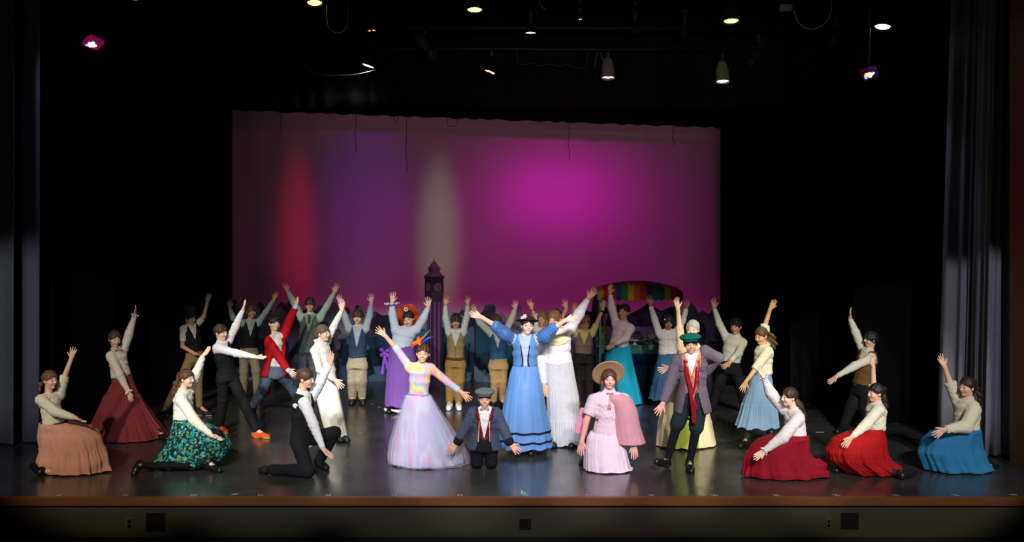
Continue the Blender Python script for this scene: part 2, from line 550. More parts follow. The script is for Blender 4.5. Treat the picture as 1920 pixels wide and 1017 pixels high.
# ------------------------------------------------------------------ stage structure
BLACK = mat('black_paint', hx('0b0b0d'), .9, .1)
def floor_material():
    m, nt, b = new_mat('stage_floor_black')
    N, Lk = nt.nodes, nt.links
    tc = N.new('ShaderNodeTexCoord')
    def noi(sc, st, det=4):
        mp = N.new('ShaderNodeMapping'); mp.inputs['Scale'].default_value = st
        n = N.new('ShaderNodeTexNoise'); n.inputs['Scale'].default_value = sc; n.inputs['Detail'].default_value = det
        Lk.new(tc.outputs['Object'], mp.inputs['Vector']); Lk.new(mp.outputs['Vector'], n.inputs['Vector'])
        return n.outputs['Fac']
    def ramp(fac, stops):
        r = N.new('ShaderNodeValToRGB'); e = r.color_ramp.elements
        while len(e) < len(stops): e.new(.5)
        for q, (p, v) in zip(e, stops): q.position = p; q.color = (v, v, v, 1)
        Lk.new(fac, r.inputs['Fac']); return r.outputs['Color']
    big = ramp(noi(1.1, (1, 1, 1), 5), [(.3, .026), (.7, .05)])
    scuff = ramp(noi(6, (.5, 5, 1), 6), [(.66, 0), (.76, .06)])
    scr = ramp(noi(14, (6, .6, 1), 5), [(.71, 0), (.78, .09)])
    br = N.new('ShaderNodeTexBrick')
    br.inputs['Scale'].default_value = 1.; br.inputs['Brick Width'].default_value = 2.44; br.inputs['Row Height'].default_value = 1.22
    br.inputs['Mortar Size'].default_value = .004
    br.inputs['Color1'].default_value = (0, 0, 0, 1); br.inputs['Color2'].default_value = (.004, .004, .004, 1); br.inputs['Mortar'].default_value = (.03, .03, .03, 1)
    Lk.new(tc.outputs['Object'], br.inputs['Vector'])
    def add(a, c):
        x = N.new('ShaderNodeMix'); x.data_type = 'RGBA'; x.blend_type = 'ADD'; x.inputs['Factor'].default_value = 1
        Lk.new(a, x.inputs['A']); Lk.new(c, x.inputs['B']); return x.outputs['Result']
    Lk.new(add(add(add(big, scuff), scr), br.outputs['Color']), b.inputs['Base Color'])
    rr = ramp(noi(2.2, (1, 1, 1), 6), [(.3, .17), (.75, .31)])
    Lk.new(rr, b.inputs['Roughness'])
    b.inputs['Specular IOR Level'].default_value = .85
    bp = N.new('ShaderNodeBump'); bp.inputs['Strength'].default_value = .12; bp.inputs['Distance'].default_value = .004
    Lk.new(noi(30, (1, 1, 1), 3), bp.inputs['Height']); Lk.new(bp.outputs['Normal'], b.inputs['Normal'])
    return m

def struct(o): o['kind'] = 'structure'; return o

mb = MB(); mb.box((-10, .03, -.2), (10, 10, 0)); struct(mb.build('floor', floor_material()))
wood = mat('stained_wood', hx('6b4020'), .42, .5, bump=.1, bscale=20, var=.25)
mb = MB(); mb.box((-10, -.04, -.085), (10, .03, .002), .006); struct(mb.build('trim_1', wood))
mb = MB(); mb.box((-10, .0, -.42), (10, .12, -.085)); struct(mb.build('wall_front', mat('fascia_paint', hx('3a362b'), .8, .2, bump=.15, bscale=60, var=.06)))
mb = MB(); mb.box((-10, -.02, -.95), (10, .12, -.42)); struct(mb.build('baseboard_front', mat('rubber_base', hx('141312'), .7, .3)))
mb = MB(); mb.box((-10, -3, -1.1), (10, 0, -.95)); struct(mb.build('floor', mat('house_floor', hx('1a1715'), .8, .2)))
mb = MB(); mb.box((-10, 9.6, 0), (10, 9.8, 8)); struct(mb.build('wall_back', BLACK))
for s, n in ((-1, 'wall_left'), (1, 'wall_right')):
    mb = MB(); mb.box((min(s * 9.6, s * 10), .1, 0), (max(s * 9.6, s * 10), 9.7, 8)); struct(mb.build(n, BLACK))
mb = MB(); mb.box((-10, .1, 7.4), (10, 9.8, 7.6)); struct(mb.build('ceiling', BLACK))
# wooden proscenium side at the right edge
x = WP(1893, 0, 1.5)[0]
mb = MB(); mb.box((x, .5, 0), (x + 1.6, 1.5, 7.2)); mb.box((x - .004, .495, 2.1), (x + .03, 1.49, 2.112)); mb.box((x - .004, .495, 1.02), (x + .03, 1.49, 1.032))
struct(mb.build('wall_proscenium', mat('proscenium_wood', hx('8a5a2c'), .5, .4, bump=.1, bscale=12, var=.2)))

def curtain(name, pts, z0, z1, pitch, amp, m, seed=0, z1b=None, z0wave=0., res=7, bell=.0, z0fn=None):
    """pts: plan polyline [(x,y)..]; returns folded cloth with two faces"""
    r = random.Random(seed)
    P = np.array(pts, float); seg = np.linalg.norm(np.diff(P, axis=0), axis=1); L = seg.sum()
    n = int(L / pitch * res) + 1; s = np.linspace(0, L, n)
    cs = np.concatenate([[0], np.cumsum(seg)])
    bx = np.interp(s, cs, P[:, 0]); by = np.interp(s, cs, P[:, 1])
    dx = np.gradient(bx); dy = np.gradient(by); ln = np.hypot(dx, dy) + 1e-9
    nx, ny = -dy / ln, dx / ln
    ph = [r.uniform(0, 6.28) for _ in range(4)]
    warp = s + .25 * pitch * np.sin(2 * np.pi * s / (pitch * 3.7) + ph[0])
    zs = np.linspace(0, 1, 14)
    V = []
    for t in zs:
        a = amp * (.75 + .35 * (1 - t) + bell * (1 - t))
        o = a * (np.sin(2 * np.pi * warp / pitch + ph[1] + .35 * np.sin(3 * t + ph[2])) + .35 * np.sin(2 * np.pi * warp / (pitch * 2.3) + ph[3]))
        zb = z0 if z0fn is None else z0fn(bx)
        zb = zb + z0wave * np.sin(2 * np.pi * warp / pitch + ph[1] + 1.)
        V.append(np.stack([bx + nx * o, by + ny * o, zb + (z1 - zb) * t + 0 * bx], 1))
    V = np.concatenate(V); m_ = len(zs)
    i, j = np.meshgrid(np.arange(m_ - 1), np.arange(n - 1), indexing='ij')
    a = (i * n + j).ravel()
    Q = np.stack([a, a + 1, a + n + 1, a + n], 1)
    o = link_mesh(name, V, Q, m)
    so = o.modifiers.new('s', 'SOLIDIFY'); so.thickness = .006
    return o

GREY = cloth('7c7c84', 'velvet'); GREY.node_tree.nodes['Principled BSDF'].inputs['Sheen Weight'].default_value = .2
BLK = mat('black_velour', hx('0a0a0c'), .95, .1, bump=.2)
BLK2 = mat('black_serge', hx('131217'), .9, .15, bump=.2)
Yl = 2.35
xl = [WP(p, 0, Yl)[0] for p in (-60, 34, 68)]
tagged(curtain('side_curtain', [(xl[0] - 1, Yl - .05), (xl[1] - .04, Yl)], .02, 7.2, .30, .05, GREY, 3),
       'outer grey velour leg curtain hanging at the left edge of the stage', 'curtain', 'grey side curtains')
tagged(curtain('side_curtain', [(xl[1], Yl + .13), (xl[2], Yl + .10)], .02, 7.2, .5, .015, GREY, 5),
       'narrow grey curtain panel nearest the stage opening on the left', 'curtain', 'grey side curtains')
x0 = WP(1748, 0, 2.5)[0]; x1 = WP(1775, 0, 2.5)[0]; xe = WP(1893, 0, 1.75)[0]
o = curtain('side_curtain', [(x0 + .05, 2.5), (x0 + .35, 2.25), (xe - .3, 1.75), (xe + .15, 1.7)], .02, 6.9, .135, .032, GREY, 8)
# the inner edge flares outwards towards the hem
me = o.data; co = np.empty(len(me.vertices) * 3, np.float32); me.vertices.foreach_get('co', co); co = co.reshape(-1, 3)
wgt = np.clip((x0 + 1.0 - co[:, 0]) / 1.0, 0, 1); co[:, 0] += wgt * .17 * co[:, 2] / 5.0
me.vertices.foreach_set('co', co.ravel()); me.update()
tagged(o, 'wide grey velour curtain in deep folds at the right side of the stage', 'curtain', 'grey side curtains')
# black masking legs and borders
for i, (pa, pb, Y, lab) in enumerate([(60, 215, 3.6, 'black masking curtain behind the left grey curtain'), (200, 345, 5.0, 'black masking curtain halfway upstage on the left'), (250, 428, 6.3, 'black masking curtain beside the left edge of the glowing backdrop'),
        (1600, 1800, 3.6, 'black masking curtain behind the right grey curtain'), (1480, 1610, 5.0, 'black masking curtain halfway upstage on the right'), (1357, 1500, 6.3, 'black masking curtain beside the right edge of the glowing backdrop')]):
    a, b = WP(pa, 0, Y)[0], WP(pb, 0, Y)[0]
    Y += .25 if i in (2, 5) else 0
    if i == 2: a -= 1.4
    if i == 5: b += 1.4
    tagged(curtain('masking_curtain', [(a, Y), (b, Y)], .015, 6.9, .24, .045, BLK, 20 + i), lab, 'curtain', 'black masking curtains')
hemz = lambda x: np.interp(x, [WP(430, 0, 6.2)[0], WP(1355, 0, 6.2)[0]], [WP(0, 207, 6.2)[2], WP(0, 240, 6.2)[2]])
tagged(curtain('border_curtain', [(-5.4, 6.2), (4.6, 6.2)], 0, 7.0, .33, .04, BLK, 31, z0wave=.012, z0fn=hemz), 'black border valance hanging across the top of the magenta backdrop', 'curtain')
tagged(curtain('border_curtain', [(-4.2, 5.72), (4.2, 5.72)], WP(0, 203, 5.72)[2], 7.0, .31, .04, BLK2, 32, z0wave=.01), 'black border just in front of the valance, faintly lit by a white lamp', 'curtain')
# cyclorama cloth
cy = mat('sky_cloth', hx('c9c2bf'), .85, .15, bump=.1, bscale=2.5)
xa, xb = WP(415, 0, 8)[0], WP(1372, 0, 8)[0]
nxv, nzv = 90, 60
X, Z = np.meshgrid(np.linspace(xa, xb, nxv), np.linspace(.05, 5.3, nzv))
bulge = .012 * np.sin(X * 5.1 + .6 * np.sin(Z * 2)) + .008 * np.sin(X * 11 + Z)
Vv = np.stack([X.ravel(), (8.0 + bulge).ravel(), Z.ravel()], 1)
i, j = np.meshgrid(np.arange(nzv - 1), np.arange(nxv - 1), indexing='ij'); a = (i * nxv + j).ravel()
o = link_mesh('backdrop_cloth', Vv, np.stack([a, a + 1, a + nxv + 1, a + nxv], 1), cy)
so = o.modifiers.new('s', 'SOLIDIFY'); so.thickness = .004
tagged(o, 'pale sky cloth glowing magenta across the back of the stage', 'backdrop')

# ------------------------------------------------------------------ scenery
DARKP = mat('scenery_dark_paint', hx('2a2434'), .8, .2, bump=.15, bscale=14, var=.3)
def painted(key, c1, c2, sc=3.2):
    if key in MATS: return MATS[key]
    m, nt, b = new_mat(key); N, Lk = nt.nodes, nt.links
    tc = N.new('ShaderNodeTexCoord'); v = N.new('ShaderNodeTexVoronoi'); v.inputs['Scale'].default_value = sc
    n = N.new('ShaderNodeTexNoise'); n.inputs['Scale'].default_value = 5
    mx = N.new('ShaderNodeMix'); mx.data_type = 'RGBA'; mx.inputs['Factor'].default_value = .25
    Lk.new(tc.outputs['Object'], mx.inputs['A']); Lk.new(n.outputs['Color'], mx.inputs['B']); Lk.new(mx.outputs['Result'], v.inputs['Vector'])
    r = N.new('ShaderNodeValToRGB'); r.color_ramp.interpolation = 'CONSTANT'
    e = r.color_ramp.elements; e.new(.5)
    for q, (p_, c) in zip(e, ((0, c1), (.5, c2), (.72, tuple(x * .5 for x in c1)))): q.position = p_; q.color = (*c, 1)
    Lk.new(v.outputs['Color'], r.inputs['Fac']); Lk.new(r.outputs['Color'], b.inputs['Base Color'])
    b.inputs['Roughness'].default_value = .8; b.inputs['Specular IOR Level'].default_value = .15
    MATS[key] = m; return m

def cutout(pts, Y, label, key='roof_paint', c1='4a4260', c2='8a8298', base=None):
    """painted plywood profile standing on the floor; pts are its skyline"""
    P = [WP(x, y, Y) for x, y in pts]
    poly = [(q[0], q[2]) for q in P]
    poly = [(poly[0][0], .0)] + poly + [(poly[-1][0], .0)]
    cx = sum(q[0] for q in poly) / len(poly)
    root = empty('scenery_cutout', (cx, Y, 0), label, 'scenery', 'painted rooftop cutouts')
    mb = MB(); mb.prism([(x - cx, z) for x, z in poly], -.01, .01); mb.build('painted_panel', painted(key, hx(c1), hx(c2)), root)
    for f in (.25, .75):
        xx = poly[0][0] + (poly[-1][0] - poly[0][0]) * f - cx
        mb = MB(); mb.box((xx - .02, .01, 0), (xx + .02, .045, .7)); mb.tube([(xx, .03, .6), (xx, .12, .02)], .016, 6); mb.box((xx - .02, .03, 0), (xx + .02, .14, .03)); mb.build('brace', mat('brace_wood', hx('4a3a2a'), .8), root)
    return root
cutout([(428, 600), (432, 572), (441, 560), (452, 572), (466, 560), (474, 574), (490, 566), (500, 583), (507, 578), (512, 590), (520, 574), (527, 566), (536, 572), (545, 560), (556, 574), (563, 590)], 7.15, 'dark painted rooftop cutout at the left end of the backdrop')
cutout([(560, 590), (572, 580), (585, 588), (600, 572), (612, 580), (626, 566), (640, 580), (652, 575), (660, 590), (668, 572), (682, 576), (690, 590), (704, 584), (716, 592), (730, 590)], 7.25, 'painted rooftops cutout behind the boy with glasses', 'roof_paint_b', '4c4258', '857a8c')
cutout([(728, 588), (745, 590), (760, 583), (770, 590), (784, 582), (792, 577), (800, 590), (826, 588), (842, 584), (860, 588), (866, 580), (880, 590), (893, 588)], 7.15, 'painted rooftops cutout at the foot of the clock tower', 'roof_paint_c', '443e56', '7c788e')
cutout([(892, 590), (904, 586), (910, 572), (922, 571), (930, 567), (931, 590), (940, 586), (956, 600), (968, 600), (971, 576), (976, 574), (980, 600), (1000, 592), (1024, 588), (1044, 578), (1062, 592), (1090, 580), (1112, 586)], 7.25, 'stepped chimney rooftop cutout behind the lady in blue', 'roof_paint_d', '5a5268', '847c94')
cutout([(1108, 600), (1112, 560), (1120, 548), (1128, 572), (1142, 580), (1160, 570), (1178, 590), (1196, 582), (1215, 570), (1225, 575), (1240, 583), (1262, 574), (1280, 590), (1286, 575)], 7.15, 'purple rooftop cutout behind the sweets cart', 'roof_paint_e', '44386a', '6e5a90')
cutout([(1284, 585), (1292, 568), (1301, 572), (1310, 588), (1318, 582), (1328, 590), (1336, 582), (1340, 590), (1346, 573), (1354, 568), (1357, 556), (1378, 556), (1379, 700)], 7.0, 'tall rooftop cutout at the right edge of the backdrop', 'roof_paint_f', '3a3450', '6a6288')
cutout([(892, 600), (900, 612), (930, 620), (960, 617), (985, 625), (1010, 640)], 6.9, 'low blue painted cloud cutout behind the tan vest boys', 'river_paint', '26485f', '5f7c90')
cutout([(640, 640), (660, 628), (700, 634), (735, 612), (790, 622), (846, 612), (870, 622), (889, 610)], 6.95, 'low blue-black hill cutout below the clock tower', 'river_paint_b', '1d3650', '44607c')

# clock tower
def clock_tower():
    Y = 6.55; d = (D0 + Y) / F
    c = WP(814, 0, Y); root = empty('clock_tower', (c[0], Y, 0), 'dark model clock tower with pointed roof rising above the rooftops', 'clock tower')
    Z = lambda py: H + (HY - py) * d
    tm = mat('tower_paint', hx('442a4a'), .7, .3, bump=.15, bscale=20, var=.2); tf = mat('tower_panel', hx('7a5078'), .7, .3, var=.2)
    a = math.radians(35)
    def sq(hw, z0, z1, hw2=None, bump=0.):
        hw2 = hw if hw2 is None else hw2
        V = []
        for h_, z in ((hw, z0), (hw2, z1)):
            for k in range(4):
                th = a + math.pi / 4 + k * math.pi / 2
                V.append((h_ * 1.414 * math.cos(th), h_ * 1.414 * math.sin(th), z))
        return V, [(3, 2, 1, 0), (4, 5, 6, 7)] + [(k, (k + 1) % 4, 4 + (k + 1) % 4, 4 + k) for k in range(4)]
    w = 36 * d / 2 / (math.cos(a) + math.sin(a))
    mb = MB(); mb.add(*sq(w * .80, 0, Z(560))); sh = mb.build('tower_shaft', tm, root)
    for k in range(4):
        for q in (-.45, .45):
            th = a + k * math.pi / 2; n = np.array([math.cos(th), math.sin(th), 0]); t_ = np.array([-math.sin(th), math.cos(th), 0])
            m2 = MB(); c0 = n * w * .8 + t_ * q * w * .8
            m2.tube([c0 + np.array([0, 0, .2]), c0 + np.array([0, 0, Z(566)])], .012, 6); m2.build('pilaster', tf, sh)
    mb = MB(); mb.add(*sq(w * .82, Z(566), Z(556), w)); mb.add(*sq(w, Z(556), Z(521))); mb.add(*sq(w * 1.08, Z(521), Z(518))); bx = mb.build('clock_box', tm, root)
    for k in range(4):
        th = a + k * math.pi / 2; n = np.array([math.cos(th), math.sin(th), 0]); t_ = np.array([-math.sin(th), math.cos(th), 0])
        cc = n * (w + .001) + np.array([0, 0, Z(538)])
        m2 = MB(); R_ = w * .62
        pr = [(.001, 0), (R_, 0), (R_, .006), (R_ * .9, .010), (R_ * .88, .006), (.001, .006)]
        m2.lathe(pr, 28, lambda q: cc + t_ * q[0] + np.array([0, 0, q[1]]) + n * q[2]); f_ = m2.build('clock_face', mat('clock_dial', hx('94607c'), .6, .3), bx, False)
        for an_, ln in ((.6, .55), (2.4, .8)):
            m3 = MB(); m3.tube([cc + n * .010, cc + n * .010 + (t_ * math.sin(an_) + np.array([0, 0, math.cos(an_)])) * R_ * ln], .006, 6); m3.build('clock_hand', tm, f_)
        for h_ in range(12):
            an_ = h_ * math.pi / 6; m3 = MB(); v = t_ * math.sin(an_) + np.array([0, 0, math.cos(an_)])
            m3.tube([cc + n * .008 + v * R_ * .72, cc + n * .008 + v * R_ * .84], .004, 5); m3.build('hour_mark', tm, f_)
        m4 = MB(); m4.add(*[[(c_ + cc - np.array([0, 0, 0])) for c_ in (t_ * -w * .9 + n * .004 + np.array([0, 0, -w * 1.0]), t_ * w * .9 + n * .004 + np.array([0, 0, -w * 1.0]), t_ * w * .9 + n * .004 + np.array([0, 0, -w * .92]), t_ * -w * .9 + n * .004 + np.array([0, 0, -w * .92]))], [(0, 1, 2, 3)]]); m4.build('ledge', tf, bx)
    mb = MB(); mb.add(*sq(w * 1.05, Z(518), Z(511), w * .62)); mb.add(*sq(w * .60, Z(511), Z(505))); mb.add(*sq(w * .70, Z(505), Z(503))); mb.add(*sq(w * .66, Z(503), Z(490), .012)); mb.build('roof', tf, root)
    mb = MB(); mb.tube([(0, 0, Z(491)), (0, 0, Z(481))], [.008, .002], 6); mb.build('spire', tm, root)
clock_tower()

# sweets cart
def cart():
    Y = 6.0; d = (D0 + Y) / F
    Z = lambda py: H + (HY - py) * d
    X = lambda px: (px - CX) * d
    xl, xr = X(1121), X(1272); cx = (xl + xr) / 2
    root = empty('sweets_cart', (cx, Y, 0), 'teal sweets cart with red, yellow and green striped scalloped awning', 'cart')
    teal = mat('teal_paint', hx('2d6f66'), .5, .4, bump=.08, var=.12); W_ = xr - xl; hw = W_ / 2
    ct = Z(643)
    mb = MB(); mb.box((-hw - .03, -.28, ct - .03), (hw + .03, .28, ct), .008); mb.box((-hw + .0, -.26, ct - .12), (hw, .26, ct - .03), .006); mb.box((-hw - .01, -.27, ct - .135), (hw + .01, .27, ct - .118), .004); mb.build('counter', teal, root)
    mb = MB(); mb.box((-hw + .05, -.2, .02), (hw - .05, .2, ct - .13)); mb.build('cart_body', mat('cart_dark', hx('0d0e12'), .8, .2), root)
    for sx in (-1, 1):
        for sy in (-1, 1):
            mb = MB(); x = sx * (hw - .015); y = sy * .25
            mb.box((x - .018, y - .018, ct), (x + .018, y + .018, Z(552)), .004); mb.build('post', teal, root)
            mb = MB(); mb.box((x - .022, y - .022, 0), (x + .022, y + .022, ct - .12), .004); mb.build('leg', teal, root)
    # scroll brackets
    def scroll(c, s_, sx, up):
        pts = []
        for t in np.linspace(0, 4.2 * math.pi, 44):
            r = s_ * (1 - t / (5.2 * math.pi)); pts.append((c[0] + sx * r * math.cos(t), c[1], c[2] + up * r * math.sin(t)))
        mb = MB(); mb.tube(pts, .009, 6)
        mb.tube([(c[0] + sx * s_, c[1], c[2]), (c[0] + sx * s_ * .9, c[1], c[2] - up * s_ * 1.2), (c[0], c[1], c[2] - up * s_ * 1.9)], .009, 6)
        mb.build('scroll_bracket', teal, root)
    scroll((-hw + .11, -.26, ct - .20), .06, 1, 1); scroll((hw - .11, -.26, ct - .20), .06, -1, 1)
    scroll((-hw + .085, -.25, ct + .075), .05, 1, -1); scroll((hw - .085, -.25, ct + .075), .05, -1, -1)
    # awning stripes with scalloped edge; each stripe is its own colour panel
    cols = ['7d6b14', '7a1f16', '20424e', '1f5a3c', '7d7414', '7d3414', '7d1a16', '153a4c', '1d4a40', '8a7a10', '8a2a14', '7a1216']
    cols = ['8a7a18', '8a2018', '7a2a1c', '17324a', '1d5a3a', '8f8418', '90481a', '8a1c18', '1a2f48', '1c5048', '1d5a30', '8f8418', '8a3018', '7c1616']
    n = len(cols)
    for i, c in enumerate(cols):
        a = -hw - .03 + (W_ + .06) * i / n; b = -hw - .03 + (W_ + .06) * (i + 1) / n
        def top(x): return Z(533) - .10 * (x / hw) ** 2
        zb = Z(558) if True else 0
        pts = [(a, top(a)), (b, top(b))]
        sc_ = [(b + (a - b) * t, zb - .022 * math.sin(math.pi * t)) for t in np.linspace(0, 1, 9)]
        mb = MB(); mb.prism(pts + sc_, -.30, -.29)
        V = [(a, -.295, top(a)), (b, -.295, top(b)), (b, .29, top(b) + .02), (a, .29, top(a) + .02)]
        mb.add(V + [(x, y, z + .008) for x, y, z in V], [(3, 2, 1, 0), (4, 5, 6, 7), (0, 1, 5, 4), (1, 2, 6, 5), (2, 3, 7, 6), (3, 0, 4, 7)])
        mb.build('awning_stripe', cloth(c, 'plain'), root)
    # tinsel fringe
    m = mat('tinsel_blue', hx('1d5c9a'), .18, .6, metal=.9)
    rr = random.Random(7); mb = MB()
    for i in range(260):
        x = rr.uniform(-hw + .05, hw - .05); y = -.265 + rr.uniform(-.012, .012); L = rr.uniform(.22, .34)
        k = rr.uniform(-.02, .02); w_ = .003
        mb.add([(x - w_, y, ct - .13), (x + w_, y, ct - .13), (x + k + w_, y - .008, ct - .13 - L * .5), (x + k - w_, y + .004, ct - .13 - L * .5), (x - k + w_, y, ct - .13 - L), (x - k - w_, y, ct - .13 - L)], [(0, 1, 2, 3), (3, 2, 4, 5)])
    o = mb.build('tinsel_fringe', m, root); o['kind'] = 'stuff'; o['label'] = 'shiny blue tinsel hanging under the counter'
    # things standing on the counter
    y0 = Y - .12
    c = WP(1134, 0, y0)
    r2 = empty('display_column', (c[0], y0, ct), 'small yellow fluted column on the left end of the cart counter', 'column')
    ym = mat('column_yellow', hx('a08c4a'), .6, .3, bump=.1)
    dd = (D0 + y0) / F; zt = Z(611) - ct + .0
    mb = MB(); mb.lathe([(.03, .02), (.052, .02)] + [(.052 - .004 * t, .02 + (zt - .06) * t) for t in (0, .5, 1)] + [(.03, zt - .04)], 32, ax=1, ay=1); 
    mb.v = [(x * (1 + .05 * math.cos(12 * math.atan2(y, x))), y * (1 + .05 * math.cos(12 * math.atan2(y, x))), z) for x, y, z in mb.v]; mb.build('shaft', ym, r2, True)
    mb = MB(); mb.box((-.07, -.06, 0), (.07, .06, .025), .005); mb.build('base', ym, r2)
    mb = MB(); mb.box((-.075, -.065, zt - .03), (.075, .065, zt), .006); mb.lathe([(.001, zt - .06), (.062, zt - .06), (.068, zt - .045), (.058, zt - .03), (.001, zt - .03)], 24); mb.build('capital', ym, r2)
    v = MB(); v.lathe([(.001, 0), (.03, 0), (.018, .02), (.022, .05), (.04, .12), (.043, .17), (.036, .2), (.034, .195), (.001, .18)], 24)
    tagged(v.build('vase', mat('vase_grey', hx('8f8a86'), .4, .4), None, True, (c[0], y0, ct + zt)), 'grey tapered vase standing on the yellow column', 'vase')
    gm = mat('clear_glass', (.9, .95, 1), .05, .5, trans=.95)
    for i, (px, cc, lab) in enumerate(((1197, '5a2c2a', 'glass-domed dark berry cake next to the white cake stand'), (1221, '7a4a24', 'glass-domed brown cake further right on the cart counter'))):
        c = WP(px, 0, y0 + .1); r3 = empty('domed_cake', (c[0], y0 + .1, ct), lab, 'cake', 'cakes on the cart')
        mb = MB(); mb.lathe([(.001, 0), (.04, 0), (.012, .012), (.012, .05), (.085, .06), (.088, .068), (.001, .066)], 28); mb.build('pedestal', mat('plate_dark', hx('4a4440'), .4, .4), r3, True)
        mb = MB(); mb.lathe([(.001, .068), (.062, .068), (.064, .12), (.055, .13), (.001, .132)], 28); cake = mb.build('cake', mat('cake_' + cc, hx(cc), .7, .3, bump=.4), r3, True)
        for k in range(7):
            th = k * .9; S = SDF(); S.add(ellipsoid((.042 * math.cos(th), .042 * math.sin(th), .138), (.011, .011, .010))); S.build('berry', mat('berry_red', hx('7a1420'), .3, .5), cake, coarse=.004)
        mb = MB(); mb.lathe([(.082, .068), (.082, .12)] + [(.082 * math.cos(t), .12 + .07 * math.sin(t)) for t in np.linspace(.2, 1.5, 6)] + [(.01, .195), (.014, .212), (.001, .218)], 28); mb.build('glass_dome', gm, r3, True)
    c = WP(1190, 0, y0 - .05); r3 = empty('cake_stand', (c[0], y0 - .05, ct), 'white footed cake stand on the cart counter beside the turquoise skirt', 'cake stand')
    wm = mat('white_china', hx('cfcabf'), .3, .5)
    mb = MB(); mb.lathe([(.001, 0), (.045, 0), (.04, .006), (.012, .014), (.011, .05), (.02, .056), (.001, .058)], 24); mb.build('foot', wm, r3, True)
    mb = MB(); mb.lathe([(.001, .054), (.09, .060), (.094, .070), (.088, .068), (.001, .064)], 32); mb.build('plate', wm, r3, True)
cart()

# ------------------------------------------------------------------ rigging
STEEL = mat('rig_steel_black', hx('101012'), .5, .4)
CABLE = mat('cable_black', hx('0c0c0e'), .5, .4)
CABG = mat('cable_pale', hx('8a8c80'), .5, .4)
for Y, py, lab in ((2.9, -6, 'front lighting pipe carrying the yellow-green lamps'), (4.6, 52, 'second lighting pipe crossing below the top of the picture'), (5.3, 92, 'rear lighting pipe carrying the two pale lamps'), (6.5, 168, 'pipe hidden just behind the border holding the tie lines')):
    z = WP(0, py, Y)[2]
    hw_ = 4.3 if Y == 6.5 else 6.4
    mb = MB(); mb.tube([(-hw_, Y, z + .02), (0, Y, z), (hw_, Y, z - .02)], .028, 10); rt = empty('lighting_pipe', (0, Y, z), lab, 'pipe', 'lighting pipes')
    mb.v = [(a, b - Y, c - z) for a, b, c in mb.v]; mb.build('pipe', STEEL, rt, True)
    for q in (-.9, -.3, .3, .9):
        mb = MB(); mb.tube([(q * hw_, 0, 0), (q * hw_, 0, 7.41 - z)], .009, 6); mb.build('hanging_cable', STEEL, rt, True)

def fixture(px, py, Y, dr, lab, rad=.10, ln=.3, body='17171a', lens=None, ls=8., en=0, ecol=(1, 1, 1), cone=35, pipe=None, group='stage lamps', kind='can', patches=None):
    c = WP(px, py, Y); dr = nrm(dr)
    a = nrm(np.cross(dr, (0, 1, .3))); b = np.cross(dr, a)
    root = empty('stage_light', c, lab, 'stage light', group)
    M = lambda q: a * q[0] + b * q[1] - dr * q[2]
    bm = mat('lamp_body_' + body, hx(body), .5, .4)
    mb = MB()
    if kind == 'can': mb.lathe([(rad * .86, .02), (rad, -.01), (rad * 1.05, -.01), (rad * 1.05, .01), (rad, .05), (rad * .95, ln * .5), (rad * .7, ln * .8), (rad * .35, ln), (.001, ln)], 24, M)
    else: mb.lathe([(rad * .8, .02), (rad, -.01), (rad * 1.1, 0), (rad * .8, .03), (rad * .75, ln * .45), (rad * 1.0, ln * .5), (rad * 1.05, ln * .8), (rad * .8, ln), (.001, ln)], 20, M)
    mb.build('lamp_body', bm, root, True)
    mb = MB(); mb.lathe([(.001, .012), (rad * .86, .012), (rad * .86, .018), (.001, .018)], 24, M)
    if lens:
        lm = mat('lens_' + lens + str(ls), hx(lens), .3, .4, emis=hx(lens), estr=ls)
    else: lm = mat('lens_dark', hx('303236'), .1, .6)
    L = mb.build('lens', lm, root, True)
    if patches:
        for i, (u, v, r_, col, st) in enumerate(patches):
            mb = MB(); mb.lathe([(.001, .0), (r_ * rad, .0), (r_ * rad, .01), (.001, .01)], 12, lambda q: M((q[0] + u * rad, q[1] * .7 + v * rad, q[2])))
            mb.build('lit_filter', mat('glow_' + col, hx(col), .3, .3, emis=hx(col), estr=st), L)
    # yoke and clamp
    mid = -dr * ln * .45; h = .16
    side = a if abs(a[0]) > .5 else b
    upv = np.array([0, 0, 1.])
    mb = MB(); mb.tube([mid + side * rad * 1.12, mid + side * rad * 1.15 + upv * h, mid - side * rad * 1.15 + upv * h, mid - side * rad * 1.12], .009, 6); mb.build('yoke', STEEL, root, True)
    mb = MB(); mb.box(tuple(mid + upv * h - .022), tuple(mid + upv * (h + .09) + .022), .005); mb.build('clamp', STEEL, root)
    pz = {2.9: WP(0, -6, 2.9)[2], 4.6: WP(0, 52, 4.6)[2], 5.3: WP(0, 92, 5.3)[2]}.get(Y)
    top = mid + upv * (h + .05)
    if pz: mb = MB(); mb.tube([top, (0, 0, pz - c[2] - .01)], .013, 6); mb.build('drop_arm', STEEL, root, True)
    mb = MB(); k0 = -dr * ln; mb.tube([k0, k0 + np.array([.03, .0, .06]), k0 + np.array([.10, 0, .03]), k0 + np.array([.16, 0, .16])], .006, 5); mb.build('power_cable', CABLE, root, True)
    if en:
        s_ = spot('lamp_beam', tuple(c + dr * .03), tuple(c + dr * 3), en, ecol, cone, .6, rad * .5)
    return root
YG = 'e6f53c'
D1 = (0, -.28, -.96)
fixture(590, 6, 2.9, (0.05, -.30, -.95), 'yellow-green glowing lamp left of centre at the top edge', .105, .3, lens=YG, ls=16, en=110, ecol=(.8, 1, .2))
fixture(890, 19, 2.9, (0, -.26, -.96), 'yellow-green glowing lamp at the top, nearest the middle', .105, .3, lens=YG, ls=16, en=110, ecol=(.8, 1, .2))
fixture(1371, 40, 2.9, (0, -.26, -.96), 'yellow-green glowing lamp right of centre', .105, .3, lens=YG, ls=16, en=110, ecol=(.8, 1, .2))
